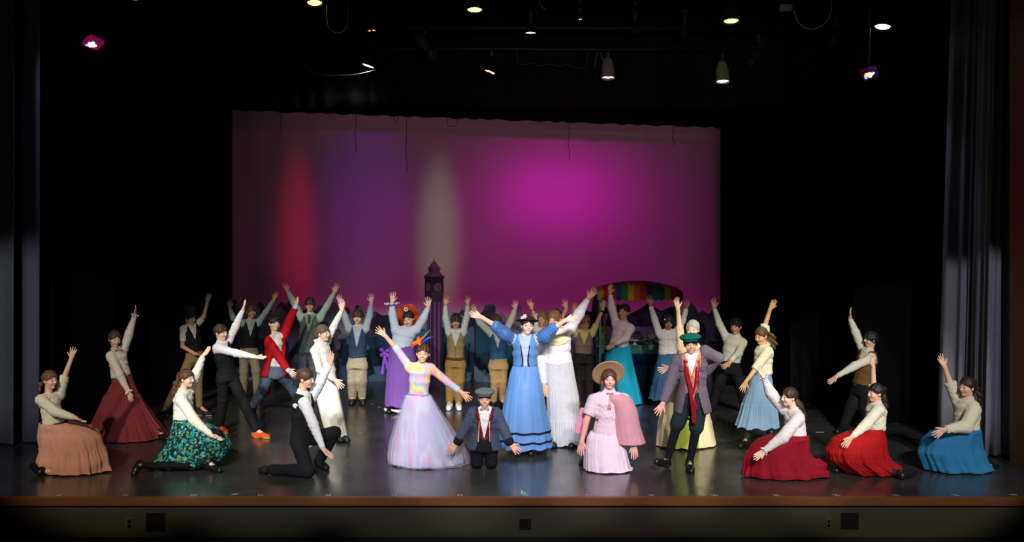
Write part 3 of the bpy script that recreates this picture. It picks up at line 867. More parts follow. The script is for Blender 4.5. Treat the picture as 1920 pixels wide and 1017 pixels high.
fixture(1655, 51, 2.9, (-.15, -.28, -.95), 'bright blue-white glowing lamp towards the top right', .11, .3, lens='e8f6ff', ls=8, en=50, ecol=(.8, .95, 1))
fixture(690, 124, 5.3, (-.3, -.16, -.93), 'tilted white lamp shining on the border left of centre', .11, .26, lens='eef0ff', ls=8, en=30, ecol=(.85, .85, 1), cone=130)
fixture(918, 135, 5.3, (-.3, -.25, -.9), 'small orange and violet lamp in the middle of the rear pipe', .085, .24, lens='50203a', ls=.6, patches=[(-.5, .1, .4, 'ff9a3a', 9), (.1, 0, .3, '8a5aff', 8), (.6, -.1, .35, 'ffb060', 9)])
fixture(1140, 146, 5.3, (0, -.22, -.97), 'pale-bodied lamp glowing violet and orange on the rear pipe', .10, .33, body='8d8a84', lens='40205a', ls=.8, patches=[(-.5, .1, .35, 'ff9a5a', 8), (0, -.1, .35, '9a6aff', 8), (.55, .1, .3, 'ffa24a', 8)])
fixture(1355, 153, 5.3, (0, -.22, -.97), 'pale-bodied lamp glowing white at the right of the rear pipe', .105, .34, body='96947f', lens='dfe6ff', ls=6, en=10, ecol=(.8, .85, 1), cone=60)
fixture(995, 62, 4.6, (0, -.15, -.98), 'dark lamp with a thin pinkish glow beside the top centre', .085, .4, lens='2a1a16', ls=.3, patches=[(-.6, 0, .25, 'ff9a70', 6), (0, .0, .4, 'ffd0b0', 6), (.65, 0, .2, 'ff9a70', 6)], kind='prof')
fixture(696, 58, 4.6, (0.1, -.12, -.98), 'dark lamp with small orange sparks left of centre', .085, .36, lens='20120c', ls=.2, patches=[(-.3, 0, .2, 'ff9a50', 3), (.5, 0, .25, 'ff8a40', 4)], kind='prof')
fixture(1088, 37, 4.6, (0, -.1, -.98), 'dark lamp with one tiny orange gleam right of the top centre', .08, .4, lens='20120c', ls=.2, patches=[(0, 0, .25, 'ffae60', 4)], kind='prof')
fixture(250, -6, 2.9, (0, -.4, -.9), 'lamp just cut by the top edge at left, glowing faint blue', .11, .3, lens='9ac0d8', ls=3)
fixture(812, 102, 4.6, (.55, -.5, -.65), 'unlit spotlight slanting down to the right of the white lamp', .075, .5, body='3a3a3c', kind='prof')
fixture(1408, 118, 5.3, (-.5, -.5, -.7), 'unlit spotlight slanting down left beside the pale white-glowing lamp', .07, .6, body='2c2d22', kind='prof')
fixture(1562, 78, 4.6, (-.3, -.45, -.85), 'unlit spotlight slanting down left, between the yellow-green and blue-white lamps', .07, .45, body='26262a', kind='prof')
fixture(1282, 66, 4.6, (-.1, -.35, -.93), 'unlit spotlight hanging straight left of the right yellow-green lamp', .07, .45, body='222225', kind='prof')
fixture(1192, 58, 4.6, (0, -.35, -.93), 'unlit spotlight above the violet and orange pale lamp', .065, .4, body='1e1e22', kind='prof')
fixture(800, 48, 4.6, (0, -.35, -.93), 'unlit spotlight hanging upright left of the middle yellow-green lamp', .07, .45, body='1e1e22', kind='prof')
for i in range(1):
    c = WP(1474, 15, 2.9); root = empty('junction_box', c, 'pale cable junction box hanging from the front pipe', 'junction box')
    mb = MB(); mb.box((-.09, -.05, -.045), (.07, .05, .045), .012); mb.build('box_body', mat('box_grey', hx('7d7c72'), .6, .3), root)
    mb = MB(); mb.tube([(-.01, 0, .045), (-.01, 0, .20)], .015, 8); mb.build('hanger', STEEL, root)
def panel(px, py, Y, lab, base, cells, rot):
    c = WP(px, py, Y); root = empty('led_panel', c, lab, 'stage light')
    dr = nrm((0, -.45, -.9)); a0 = np.array([1., 0, 0]); b0 = np.cross(dr, a0)
    a = a0 * math.cos(rot) + b0 * math.sin(rot); b = np.cross(dr, a); s_ = .10
    V = [a * x + b * y - dr * z for z in (0, .07) for x, y in ((-s_, -s_), (s_, -s_), (s_, s_), (-s_, s_))]
    mb = MB(); mb.add(V, [(0, 1, 2, 3), (7, 6, 5, 4), (0, 4, 5, 1), (1, 5, 6, 2), (2, 6, 7, 3), (3, 7, 4, 0)]); mb.build('housing', mat('panel_' + base, hx(base), .2, .5, emis=hx(base), estr=.35), root)
    for u, v, col in cells:
        mb = MB(); cc = a * u * s_ + b * v * s_ + dr * .002
        mb.lathe([(.001, 0), (.021, 0), (.019, -.006), (.001, -.008)], 10, lambda q: cc + a * q[0] + b * q[1] - dr * q[2]); mb.build('led', mat('glow_' + col, hx(col), .3, .3, emis=hx(col), estr=9), root)
    mb = MB(); mb.tube([-dr * .06, (0, 0, WP(0, -6, Y)[2] - c[2])], .012, 6); mb.build('hanger', STEEL, root)
panel(174, 84, 2.9, 'square lamp with magenta reflector and white diodes at upper left', 'a01860', [(-.5, .1, 'fff0f0'), (-.2, .3, 'ffe0e8'), (-.2, -.2, 'ffffff'), (.15, .1, 'fff4e0'), (.1, .5, '6a5aff'), (.5, .2, '5aff7a'), (-.6, .5, '4a4aff'), (.1, -.3, 'ff9a9a')], .78)
panel(1631, 142, 2.9, 'square lamp of coloured diodes hanging at upper right', '3a1430', [(-.5, .2, 'ff4a3a'), (-.1, .2, 'ffd23a'), (-.3, .6, 'ff9a2a'), (.3, .2, 'ff5ad0'), (.1, .6, 'ffe08a'), (.55, .5, '4a6aff'), (0, -.2, '9aff5a'), (-.55, -.3, '3a4aff')], .5)
def cable(pts, Y, lab, r=.006, m=CABLE, dys=None):
    P = [WP(x, y, Y + (dys[i] if dys else 0)) for i, (x, y) in enumerate(pts)]
    # smooth
    Q = []
    n = len(P)
    for i in range(n - 1):
        p0, p1, p2, p3 = P[max(0, i - 1)], P[i], P[i + 1], P[min(n - 1, i + 2)]
        for t in np.linspace(0, 1, 7)[:-1]:
            Q.append(.5 * ((2 * p1) + (p2 - p0) * t + (2 * p0 - 5 * p1 + 4 * p2 - p3) * t * t + (3 * p1 - p0 - 3 * p2 + p3) * t ** 3))
    Q.append(P[-1])
    c = np.array(Q[0]); mb = MB(); mb.tube([q - c for q in Q], r, 6)
    tagged(mb.build('cable', m, None, True, tuple(c)), lab, 'cable')
cable([(613, -8), (613, 30), (617, 52), (634, 62), (650, 50), (652, 20), (650, -6)], 2.9, 'pale looped cable hanging right of the left yellow-green lamp', .004, CABG)
cable([(552, 91), (590, 136), (640, 141), (670, 139), (705, 131)], 5.3, 'cable sagging down to the tilted white lamp', .005, CABG)
cable([(1489, 20), (1496, 40), (1512, 53), (1528, 54), (1546, 44), (1558, 24), (1557, -4)], 2.9, 'pale cable looping from the junction box', .006, CABG)
cable([(1010, -4), (1014, 10), (1022, 18)], 2.9, 'short pale cable end near the top centre', .005, CABG)
cable([(968, 91), (972, 117), (985, 121), (998, 118), (1012, 124), (1030, 120), (1048, 124), (1062, 121), (1080, 127), (1098, 124), (1102, 92)], 5.3, 'crumpled bundled cable tied along the rear pipe', .014, STEEL)
cable([(1116, 128), (1117, 112), (1122, 94), (1130, 110), (1134, 126)], 5.3, 'green-lit cable beside the pale violet lamp', .005, CABG)
cable([(738, 170), (738, 222), (742, 229), (747, 222), (746, 170)], 6.5, 'small magenta-lit cable loop below the border', .006, CABG)
cable([(839, 170), (839, 230), (848, 237), (857, 230), (857, 170)], 6.5, 'thin cable loop hanging over the top of the backdrop', .004)
for i, (x, y0, y1, lab) in enumerate(((527, 205, 250, 'faint tie line hanging at the upper left of the backdrop'), (667, 208, 286, 'knotted tie line hanging over the purple patch of the backdrop'), (762, 212, 324, 'longest tie line, hanging left of the pale streak'), (1067, 225, 300, 'knotted tie line above the magenta glow'), (1262, 230, 274, 'short faint tie line at the upper right of the backdrop'))):
    cable([(x, 168), (x, y0), (x, y0 + (y1 - y0) * .5), (x - 2, y0 + (y1 - y0) * .6), (x + 1, y0 + (y1 - y0) * .8), (x, y1)], 6.5, lab, .0045)

# stage front details
def plate(px, y0, y1, w_, lab, name, dark):
    a = WP(px, (y0 + y1) / 2, 0); k = D0 / F; h_ = (y1 - y0) * k / 2; w2 = w_ * k / 2
    root = empty(name, (a[0], 0, a[2]), lab, 'wall plate' if name != 'power_outlet' else 'outlet')
    if name == 'power_outlet':
        mb = MB(); mb.box((-w2, -.008, -h_), (w2, 0, h_), .002); mb.build('cover_plate', mat('outlet_plate', hx('4a4238'), .35, .5), root)
        for q in (-1, 1):
            mb = MB(); mb.lathe([(.001, 0), (w2 * .6, 0), (w2 * .55, .002), (.001, .002)], 16, lambda v: (v[0], -.008 - v[2], v[1] + q * h_ * .42)); mb.build('socket', mat('socket_black', hx('080808'), .5, .3), root)
        mb = MB(); mb.box((-w2, -.012, h_ - .002), (w2, 0, h_ + .004)); mb.build('plate_edge', mat('plate_steel', hx('9a968e'), .3, .5, metal=.8), root)
    else:
        mb = MB(); mb.box((-w2, -.006, -h_), (w2, 0, h_), .002); mb.build('cover', mat('plate_black', hx('060607'), .45, .4), root)
        for sx in (-1, 1):
            for sz in (-1, 1):
                mb = MB(); mb.lathe([(.001, 0), (.005, 0), (.004, .002), (.001, .002)], 8, lambda v: (sx * w2 * .85 + v[0], -.006 - v[2], sz * h_ * .85 + v[1])); mb.build('screw', mat('screw', hx('55534e'), .4, .4, metal=.6), root)
plate(243, 972, 994, 14, 'small duplex outlet left of the large black plate at stage left front', 'power_outlet', 0)
plate(292, 962, 997, 36, 'large black square plate on the left part of the stage front', 'connector_plate', 1)
plate(985, 974, 994, 22, 'small black square plate at the middle of the stage front', 'connector_plate', 1)
plate(1554, 973, 991, 11, 'small duplex outlet left of the right black plate on the stage front', 'power_outlet', 0)
plate(1593, 962, 993, 33, 'large black square plate on the right part of the stage front', 'connector_plate', 1)
WT = mat('tape_white', hx('d8d4cc'), .6, .3)
def floor_quad(name, px, py, w_, h_, m, lab, skew=0., group=None):
    Y = YF(py); c = WP(px, py, Y); mb = MB()
    mb.add([(-w_ / 2, -h_ / 2, .001), (w_ / 2, -h_ / 2, .001), (w_ / 2 + skew, h_ / 2, .001), (-w_ / 2 + skew, h_ / 2, .001), (-w_ / 2, -h_ / 2, .002), (w_ / 2, -h_ / 2, .002), (w_ / 2 + skew, h_ / 2, .002), (-w_ / 2 + skew, h_ / 2, .002)], [(3, 2, 1, 0), (4, 5, 6, 7), (0, 1, 5, 4), (1, 2, 6, 5), (2, 3, 7, 6), (3, 0, 4, 7)])
    return tagged(mb.build(name, m, None, False, (c[0], Y, .0)), lab, 'tape mark', group)
near = ['the pale pink skirt', 'the maroon skirt', 'the floral skirt', 'the paper card', 'the kneeling black-vested boy', 'the tulle skirt', 'the flat-capped kneeling boy', 'the glowing green spike mark', 'the boater hat girl', 'the green-capped boy', 'the gap before the crimson skirt', 'the crimson skirt', 'the red plaid skirt', 'the red skirt girl\'s trailing shoe', 'the far right blue skirt']
for x_, nr in zip((110, 235, 363, 488, 615, 739, 862, 984, 1103, 1221, 1340, 1455, 1568, 1680, 1792), near):
    x = WP(x_, 929, YF(929)); sk = -.10 * (x_ - CX) / 960 * .5
    root = empty('floor_mark', (x[0], YF(929.5), 0), 'tiny white mark on stage edge before ' + nr, 'tape mark', 'white marks along the stage edge')
    for q in (-.018, .014):
        mb = MB()
        for (a, b_, c_, d_) in ((q - .012, .014, q + .012, .022), (q + .004, -.02, q + .012, .022)):
            mb.add([(a + sk * b_ * 20, b_, .001), (c_ + sk * b_ * 20, b_, .001), (c_ + sk * d_ * 20, d_, .001), (a + sk * d_ * 20, d_, .001), (a + sk * b_ * 20, b_, .0018), (c_ + sk * b_ * 20, b_, .0018), (c_ + sk * d_ * 20, d_, .0018), (a + sk * d_ * 20, d_, .0018)], [(3, 2, 1, 0), (4, 5, 6, 7), (0, 1, 5, 4), (1, 2, 6, 5), (2, 3, 7, 6), (3, 0, 4, 7)])
        mb.build('stroke', WT, root)
floor_quad('paper_card', 438, 927.5, .055, .045, mat('card', hx('a9b0ae'), .6, .3), 'small pale card lying on the stage edge below the kneeling boy', .03)
floor_quad('paper_card', 1903, 928.5, .06, .03, mat('card_b', hx('a89f98'), .6, .3), 'small pale card on the stage edge at the far right', -.03)
floor_quad('tape_scrap', 562, 759, .07, .05, mat('tape_yellow', hx('c8a63a'), .6, .3), 'yellow tape scrap on the floor behind the kneeling boy', .02) if False else None
floor_quad('tape_scrap', 673, 813, .05, .05, mat('tape_yellow', hx('c8a63a'), .6, .3), 'yellow tape scrap on the floor between white dress and tulle skirt', .02)
floor_quad('tape_scrap', 711, 764, .05, .04, mat('tape_pink', hx('c8386a'), .6, .3), 'pink tape scrap on the floor left of the purple skirt', 0)
floor_quad('tape_scrap', 697, 758.5, .03, .02, WT, 'white tape scrap on the floor left of the pink scrap', 0)
floor_quad('tape_scrap', 1536, 811, .10, .02, WT, 'white tape strip on the floor left of the brown vest boy', .02)
G = mat('spike_glow', hx('3fd6b0'), .5, .3); 
r_ = empty('spike_mark', (WP(981, 925, YF(925))[0], YF(925), 0), 'bright turquoise and lime tape cross on the stage edge at the centre', 'tape mark')
mb = MB(); mb.box((-.03, -.05, .001), (.03, .02, .003)); mb.build('turquoise_tape', G, r_)
mb = MB(); mb.box((-.022, .02, .001), (-.006, .10, .0035)); mb.build('lime_tape', mat('lime', hx('b6dc3a'), .5, .3), r_)

# ------------------------------------------------------------------ people
FAIR, LIGHT, TAN, BROWN = hx('efc4b0'), hx('dfae98'), hx('c69474'), hx('9a6a4e')
SHOE_BLK = mat('shoe_black', hx('17161a'), .35, .5)

class Person:
    def __init__(s, label, fy, head, neck, waist, ty=0, k=.9, w=1., skin=FAIR, hs=None, arms=(), smile=False,
                 hair='short', hairc='3a2618', legs=None, seed=None, group=None, floor=True, tail=None, iris='3a2a1c', wdy=0., ndy=0., lipc='b4605a', sw=None, feet=None, skirted=False):
        s.skirted = skirted
        s.Y = YF(fy); s.k, s.w = k, w
        s.seed = seed if seed is not None else int(fy * 7 + neck[0])
        s.O = np.array([WP(waist[0], 0, s.Y)[0], s.Y, 0.])
        s.root = empty('person', s.O, label, 'person')
        s.hs = hs or (.93 if k < 1 else 1.)
        a = math.radians(ty)
        s.f = np.array([math.sin(a), -math.cos(a), 0]); s.l = np.array([math.cos(a), math.sin(a), 0])
        s.neck = s.P(neck[0], neck[1], ndy); s.waist = s.P(waist[0], waist[1], wdy)
        s.up = nrm(s.neck - s.waist)
        s.hip = s.waist - .10 * k * nrm(s.up + np.array([0, 0, 1.2]))
        s.swid = sw or .15 * k
        # head frame
        hx_, hy_, yaw = head[:3]; pitch = head[3] if len(head) > 3 else 0; roll = head[4] if len(head) > 4 else 0
        s.hc = s.P(hx_, hy_, ndy - .01)
        A, B, C = map(math.radians, (yaw, pitch, roll))
        l = np.array([math.cos(A), math.sin(A), 0]); b = np.array([-math.sin(A), math.cos(A), 0]); u = np.array([0, 0, 1.])
        b, u = b * math.cos(B) + u * math.sin(B), u * math.cos(B) - b * math.sin(B)
        l, u = l * math.cos(C) - u * math.sin(C), u * math.cos(C) + l * math.sin(C)
        s.R = np.stack([l, b, u], 1)
        s.arms = []
        for i, ar in enumerate(arms):
            o = ar[-1] if isinstance(ar[-1], dict) else {}
            pts = [q for q in ar if not isinstance(q, dict)]
            side = -1 if i == 0 else 1
            base = ndy + side * s.swid * math.sin(a) * .9
            J = [s.P(q[0], q[1], base + (q[2] if len(q) > 2 else 0)) for q in pts]
            s.arms.append((J, o, side))
        s.legs = []
        if legs:
            for i, lg in enumerate(legs):
                side = -1 if i == 0 else 1
                kn, an, to = lg[:3]; o = lg[3] if len(lg) > 3 else {}
                hipj = s.hip + s.l * side * (.035 if skirted else .078) * k * s.w
                if 'az' in o:
                    toe = s.P(to[0], to[1], YF(to[1], o['tz']) - s.Y); ank = s.P(an[0], an[1], YF(an[1], o['az']) - s.Y); o = dict(o, free=1)
                elif o.get('free'):
                    toe = s.P(to[0], to[1], o['free']); ank = s.P(an[0], an[1], o.get('ady', o['free']))
                else:
                    toe = np.array(WP(to[0], to[1], YF(to[1], .02))) - s.O; toe[2] = .02
                    if to[1] < HY + 50: raise ValueError
                    FL = .19 * k
                    dx = (an[0] - to[0]) * (D0 + s.Y) / F
                    dyy = math.sqrt(max(0, FL ** 2 - dx ** 2)) * o.get('sgn', 1)
                    ank = s.P(an[0], an[1], toe[1] + dyy)
                    ank[2] = max(ank[2], .06)
                knee = s.P(kn[0], kn[1], (ank[1] * .5 + hipj[1] * .5) + (kn[2] if len(kn) > 2 else -.03))
                if 'kz' in o: knee = s.P(kn[0], kn[1], YF(kn[1], o['kz']) - s.Y)
                knee[2] = max(knee[2], .065)
                s.legs.append((hipj, knee, ank, toe, o))
        s.default_legs = not legs
        if not legs:
            feet = feet or (waist[0] - 9, waist[0] + 9)
            for i, side in enumerate((-1, 1)):
                hipj = s.hip + s.l * side * .06 * k
                an = s.P(feet[i], 800, 0); an[2] = .075
                toe = an + .17 * k * nrm(s.f + np.array([0, -.6, 0])); toe[2] = .025
                s.legs.append((hipj, (hipj + an) / 2, an, toe, {}))
        s.smile = smile; s.skin = skin; s.iris = iris; s.lipc = lipc; s.hairc = hairc
        s.body()
        s.hairdo(hair, hairc, tail)

    def P(s, px, py, dy=0):
        return WP(px, py, s.Y + dy) - s.O

    def HL(s, x, y, z):
        return s.hc + s.R @ (np.array([x, y, z]) * s.hs)

    def hcoords(s, V):
        return ((V - s.hc) @ s.R) / s.hs

    def torso(s, S, off=0., k=.03, top=True, bottom=None, belly=0., lo=.0, nar=1.):
        w, K = s.w * (.93 if s.k < .97 else 1), s.k
        c = lambda t: s.waist + (s.neck - s.waist) * t
        rows = [(c(-.22) if lo == 0 else c(-lo), .145 * w * nar + belly * .5, .105 * w * nar + belly * .5), (c(.05), .118 * w + belly, .09 * w + belly), (c(.45), .128 * w + belly * .5, .098 * w + belly * .5),
                (c(.72), .136 * w, .098 * w), (c(.9), .112 * w, .075 * w)]
        for (p, a, b), (q, c2, d) in zip(rows, rows[1:]):
            S.add(loftseg(p, q, s.l, ((a * K + off), (b * K + off)), ((c2 * K + off), (d * K + off)), .45), k)

    def body(s):
        S = SDF(); K, hs = s.k, s.hs
        s.torso(S, -.014, nar=.8 if s.default_legs or s.skirted else 1.)
        S.add(capsule(s.hip, s.waist, .07 * K, .07 * K), .03)
        HLr = s.R
        def el(c, r, k=.01, sub=False):
            p = ellipsoid(s.HL(*c), np.array(r) * hs, HLr)
            (S.sub if sub else S.add)(p, k)
        for J, o, side in s.arms:
            sh, e, wr, tip = J
            S.add(capsule(s.neck - .03 * K * s.up, sh, .05 * K, .048 * K), .03)
            S.add(capsule(sh, e, .046 * K, .034 * K), .02)
            S.add(capsule(e, wr, .036 * K, .024 * K), .012)
        # neck and head
        S.add(capsule(s.neck - .02 * K * s.up, s.HL(0, .025, -.05), .047 * K, .043 * hs), .02)
        el((0, .012, .022), (.072, .088, .086), .01)
        el((0, -.020, -.030), (.056, .066, .072), .025)
        el((0, -.058, -.084), (.022, .022, .018), .02)
        for q in (-1, 1):
            el((q * .036, -.060, -.030), (.022, .022, .022), .02)
            el((q * .031, -.100, .004), (.017, .016, .010), .010, True)
            el((q * .031, -.0745, .003), (.0135, .0125, .0105), .002)
            el((q * .073, .008, -.008), (.008, .018, .028), .006)
        S.add(capsule(s.HL(0, -.083, .008), s.HL(0, -.099, -.024), .0065 * hs, .0115 * hs), .008)
        el((0, -.092, -.029), (.016, .011, .009), .006)
        el((0, -.080, -.050), (.022, .011, .0055), .005)
        el((0, -.078, -.059), (.019, .011, .0055), .004)
        # hands
        hands = []
        for J, o, side in s.arms:
            hands.append(s.hand(S, J, o, side))
        for h, kn, an, toe, o in s.legs:
            S.add(capsule(h, kn, (.05 if s.skirted else .07) * K, .05 * K), .03)
            S.add(capsule(kn, an, .048 * K, .032 * K), .02)
            S.add(capsule(an, toe * .75 + an * .25 + np.array([0, 0, .0]), .03 * K, .024 * K), .015)
        fl = [[], [], []]
        hp = s.hc
        for i in range(3):
            fl[i].append((hp[i] - .12 * hs, hp[i] + .12 * hs))
            for lo, hi in hands: fl[i].append((lo[i], hi[i]))
        V, Q = S.mesh(.013, fl, .0044)
        C = np.tile(np.array(s.skin), (len(V), 1))
        q = s.hcoords(V); x, y, z = q.T
        ax = np.abs(x)
        front = (y < -.035) & (ax < .075) & (np.abs(z) < .1)
        def put(m, c, a=1.):
            C[m] = C[m] * (1 - a) + np.array(c) * a
        put(front & (((ax - .040) / .020) ** 2 + ((z + .028) / .018) ** 2 < 1), hx('cf7d6c'), .12)
        hc = np.array(hx(s.hairc)) * .9
        put(front & (ax > .013) & (ax < .049) & (np.abs(z - .0245 + 6 * (ax - .028) ** 2) < .0038), hc, .75)
        put(front & (((ax - .031) / .0165) ** 2 + ((z - .0045) / .0095) ** 2 < 1), hx('3a241c'), .55)
        put(front & (((ax - .031) / .0135) ** 2 + ((z - .003) / .0065) ** 2 < 1), (.62, .58, .55), .9)
        put(front & (((ax - .031) / .0062) ** 2 + ((z - .003) / .0068) ** 2 < 1), hx(s.iris), .95)
        bend = 10 * x ** 2 if s.smile else 2 * x ** 2
        lw = .027 if s.smile else .021
        put(front & ((x / lw) ** 2 + ((z + .054 - bend) / .0088) ** 2 < 1), hx(s.lipc), .8)
        if s.smile:
            put(front & ((x / .020) ** 2 + ((z + .0535 - bend) / .0042) ** 2 < 1), (.78, .74, .7), .95)
        else:
            put(front & ((x / .019) ** 2 + ((z + .0542 - bend) / .0016) ** 2 < 1), hx('6a2a28'), .7)
        s.bodyobj = link_mesh('body', V, Q, skin_mat(), s.root, colors=C)

    def hand(s, S, J, o, side):
        K = s.k * (.94 if s.k < .95 else .97)
        sh, e, wr, tip = J
        u = nrm(tip - wr)
        n = nrm(o.get('n', (0, -1, .12)))
        n = nrm(n - u * (n @ u)); w = np.cross(u, n)
        th = o.get('th')
        if th is None:
            th = s.hc - wr if wr[2] > s.neck[2] else np.array([.01, 0, 1.])
        else:
            th = {'R': (1, 0, .01), 'L': (-1, 0, .01), 'U': (.01, 0, 1), 'D': (.01, 0, -1), 'F': (0, -1, 0), 'B': (0, 1, 0)}[th]
        if np.array(th) @ w < 0: w = -w
        sp = o.get('sp', 1.); curl = o.get('curl', 14)
        kn = [.030, .010, -.010, -.028]; L = [.070, .078, .072, .056]; ang = [13, 4, -5, -15]
        for i in range(4):
            b0 = wr + (u * .012 + w * kn[i] * .45) * K; b1 = wr + (u * (.082 - .004 * abs(i - 1)) + w * kn[i]) * K
            S.add(capsule(b0, b1, .0145 * K, .0115 * K), .012)
        for i in range(4):
            b1 = wr + (u * (.082 - .004 * abs(i - 1)) + w * kn[i]) * K
            a = math.radians(ang[i] * sp)
            d = u * math.cos(a) + w * math.sin(a)
            c = math.radians(curl)
            m1 = b1 + d * L[i] * .5 * K
            d2 = d * math.cos(c) + n * math.sin(c)
            S.add(capsule(b1, m1, .0098 * K, .0086 * K), .004)
            S.add(capsule(m1, m1 + d2 * L[i] * .5 * K, .0086 * K, .0070 * K), .003)
        t0 = wr + (u * .022 + w * .022 + n * .004) * K
        d = nrm(u * (.75 if sp > .5 else 1.1) + w * .75 + n * .15)
        t1 = t0 + d * .036 * K; t2 = t1 + nrm(d + u * .25) * .034 * K
        S.add(capsule(t0, t1, .014 * K, .0105 * K), .008); S.add(capsule(t1, t2, .0105 * K, .0078 * K), .003)
        S.add(capsule(wr - u * .03 * K, wr + u * .02 * K, .023 * K, .022 * K), .012)
        P = np.array([wr - u * .02, wr + u * .175 * K + w * .05 * K, wr + u * .17 * K - w * .05 * K, t2])
        return P.min(0) - .012, P.max(0) + .012

    # --- hair
    def hairdo(s, style, hexc, tail):
        if style is None: return
        S = SDF(); hs = s.hs
        def el(c, r, k=.01, sub=False):
            p = ellipsoid(s.HL(*c), np.array(r) * hs, s.R)
            (S.sub if sub else S.add)(p, k)
        el((0, .014, .027), (.083, .099, .094))
        boyish = style in ('short', 'bowl', 'fringe', 'side', 'curlyshort')
        if style in ('bowl', 'fringe'): el((0, .01, .0), (.088, .10, .07), .02)
        if style == 'full': el((0, .02, .0), (.092, .105, .085), .02)
        if style in ('short', 'side', 'crop'):
            el((0, -.125, -.045), (.066, .085, .085), .006, True)
        elif style in ('bowl', 'fringe'):
            el((0, -.125, -.066), (.064, .085, .088), .006, True)
        else:
            el((0, -.120, -.022), (.060, .075, .084), .008, True)
        if style == 'side': el((.02, -.06, .075), (.06, .04, .028), .015)
        for q in (-1, 1):
            el((q * .09, -.03, -.045), (.03, .05, .05), .01, True)
        R, c = s.R, s.hc
        zc = {'short': -.045, 'side': -.05, 'crop': -.03, 'bowl': -.065, 'fringe': -.06}.get(style, -.06)
        def cutfn(X, Y, Z):
            z = ((X - c[0]) * R[0, 2] + (Y - c[1]) * R[1, 2] + (Z - c[2]) * R[2, 2]) / hs
            y = ((X - c[0]) * R[0, 1] + (Y - c[1]) * R[1, 1] + (Z - c[2]) * R[2, 1]) / hs
            if style in ('bun', 'lowbun'): return np.maximum(-.022 - .75 * y, -.075) - z
            return (zc - .5 * y + (.02 if boyish else 0.) - z) * .9
        S.cut(cutfn)
        r = random.Random(s.seed); ph = r.uniform(0, 6)
        def strands(X, Y, Z):
            x = ((X - c[0]) * R[0, 0] + (Y - c[1]) * R[1, 0] + (Z - c[2]) * R[2, 0]) / hs
            y = ((X - c[0]) * R[0, 1] + (Y - c[1]) * R[1, 1] + (Z - c[2]) * R[2, 1]) / hs
            return .0022 * np.sin(160 * x + 40 * y + ph) + .0018 * np.sin(230 * x - 90 * y + 2 * ph)
        S.noise(strands)
        hm = hair_mat(hexc)
        hairobj = S.build('hair', hm, s.root, coarse=.0062)
        T = SDF(); used = False
        if style == 'bun':
            T.add(ellipsoid(s.HL(0, .105, .035), np.array((.04, .035, .04)) * hs)); used = True; nm = 'hair_bun'
        if style == 'lowbun':
            T.add(ellipsoid(s.HL(0, .10, -.02), np.array((.045, .035, .04)) * hs)); used = True; nm = 'hair_bun'
        if tail:
            nm = 'ponytail'; used = True
            pts = [s.HL(0, .09, .03) if style != 'down' else s.HL(0, .07, -.02)] + [s.P(*q) for q in tail['pts']]
            rr = tail.get('r', .03); n = len(pts)
            for i in range(n - 1):
                f0 = 1 - .5 * (i / (n - 1)) ** 2; f1 = 1 - .5 * ((i + 1) / (n - 1)) ** 2
                T.add(capsule(pts[i], pts[i + 1], rr * (f0 if i else .55), rr * f1 * (1 if i < n - 2 else .6)), .02)
            fq = tail.get('curl', .004)
            T.noise(lambda X, Y, Z: fq * np.sin(90 * Z + 60 * X) + .002 * np.sin(300 * X + 120 * Y) * 1.)
        if used: T.build(nm, hm, s.root, coarse=.006)
        return hairobj

    # --- garments
    def cloth_noise(s, S, a=.004, f=1.): S.noise(wrinkle(s.seed, a, f)); return S

    def shirt(s, hexc, sleeve='long', kind='plain', off=.007, puff=0., blouse=0., collar=True, name='shirt', hem=.12, wr=.0055, slr=None, cuffh=None, cuffpuff=0., lo=0.):
        m = cloth(hexc, kind); S = SDF(); K = s.k
        s.torso(S, off, lo=lo)
        if blouse: S.add(loftseg(s.waist + s.up * .02, s.waist + s.up * .09, s.l, (.125 * s.w * K + blouse, .1 * s.w * K + blouse), (.12 * s.w * K + blouse * .7, .095 * s.w * K + blouse * .7), .5), .03)
        ntor = len(S.ops)
        if collar: S.add(capsule(s.neck - s.up * .02 * K, s.neck + s.up * .022 * K, .064 * K, .055 * K), .015)
        base = slr or .010
        ends = []
        for J, o, side in s.arms:
            sh, e, w_, tip = J
            S.add(capsule(s.neck - .04 * K * s.up, sh, .058 * K, .06 * K + puff * .4), .035)
            sl = o.get('sleeve', sleeve)
            if sl == 'none': continue
            if sl == 'short':
                q = sh + (e - sh) * .72
                S.add(capsule(sh, q, .06 * K + puff, .052 * K + puff * .8), .02); ends.append((q, nrm(e - sh), .052 * K))
            elif sl == 'elbow':
                q = e + (w_ - e) * o.get('sl', .12)
                S.add(capsule(sh, e, .055 * K + puff, .046 * K + puff), .02)
                S.add(capsule(e, q, .046 * K + puff, .042 * K + puff * .5), .015); ends.append((q, nrm(w_ - e), .042 * K))
            else:
                q = w_ - nrm(w_ - e) * .012
                S.add(capsule(sh, e, .046 * K + base + puff * .6, .036 * K + base + puff), .02)
                S.add(capsule(e, q, .036 * K + base + puff, .026 * K + base * .8 + cuffpuff), .015); ends.append((q, nrm(w_ - e), .033 * K))
        s.cloth_noise(S, wr)
        if not lo:
            def tuck(X, Y, Z):
                h = (X - s.waist[0]) * s.up[0] + (Y - s.waist[1]) * s.up[1] + (Z - s.waist[2]) * s.up[2]
                rad = np.sqrt((X - s.hip[0]) ** 2 + (Y - s.hip[1]) ** 2 + (Z - s.hip[2]) ** 2)
                return np.where(rad < .26 * K, (-.03 if s.default_legs else -.006) - h, -1.)
            S.ops.insert(ntor, ('c', (tuck, None, None), 0))
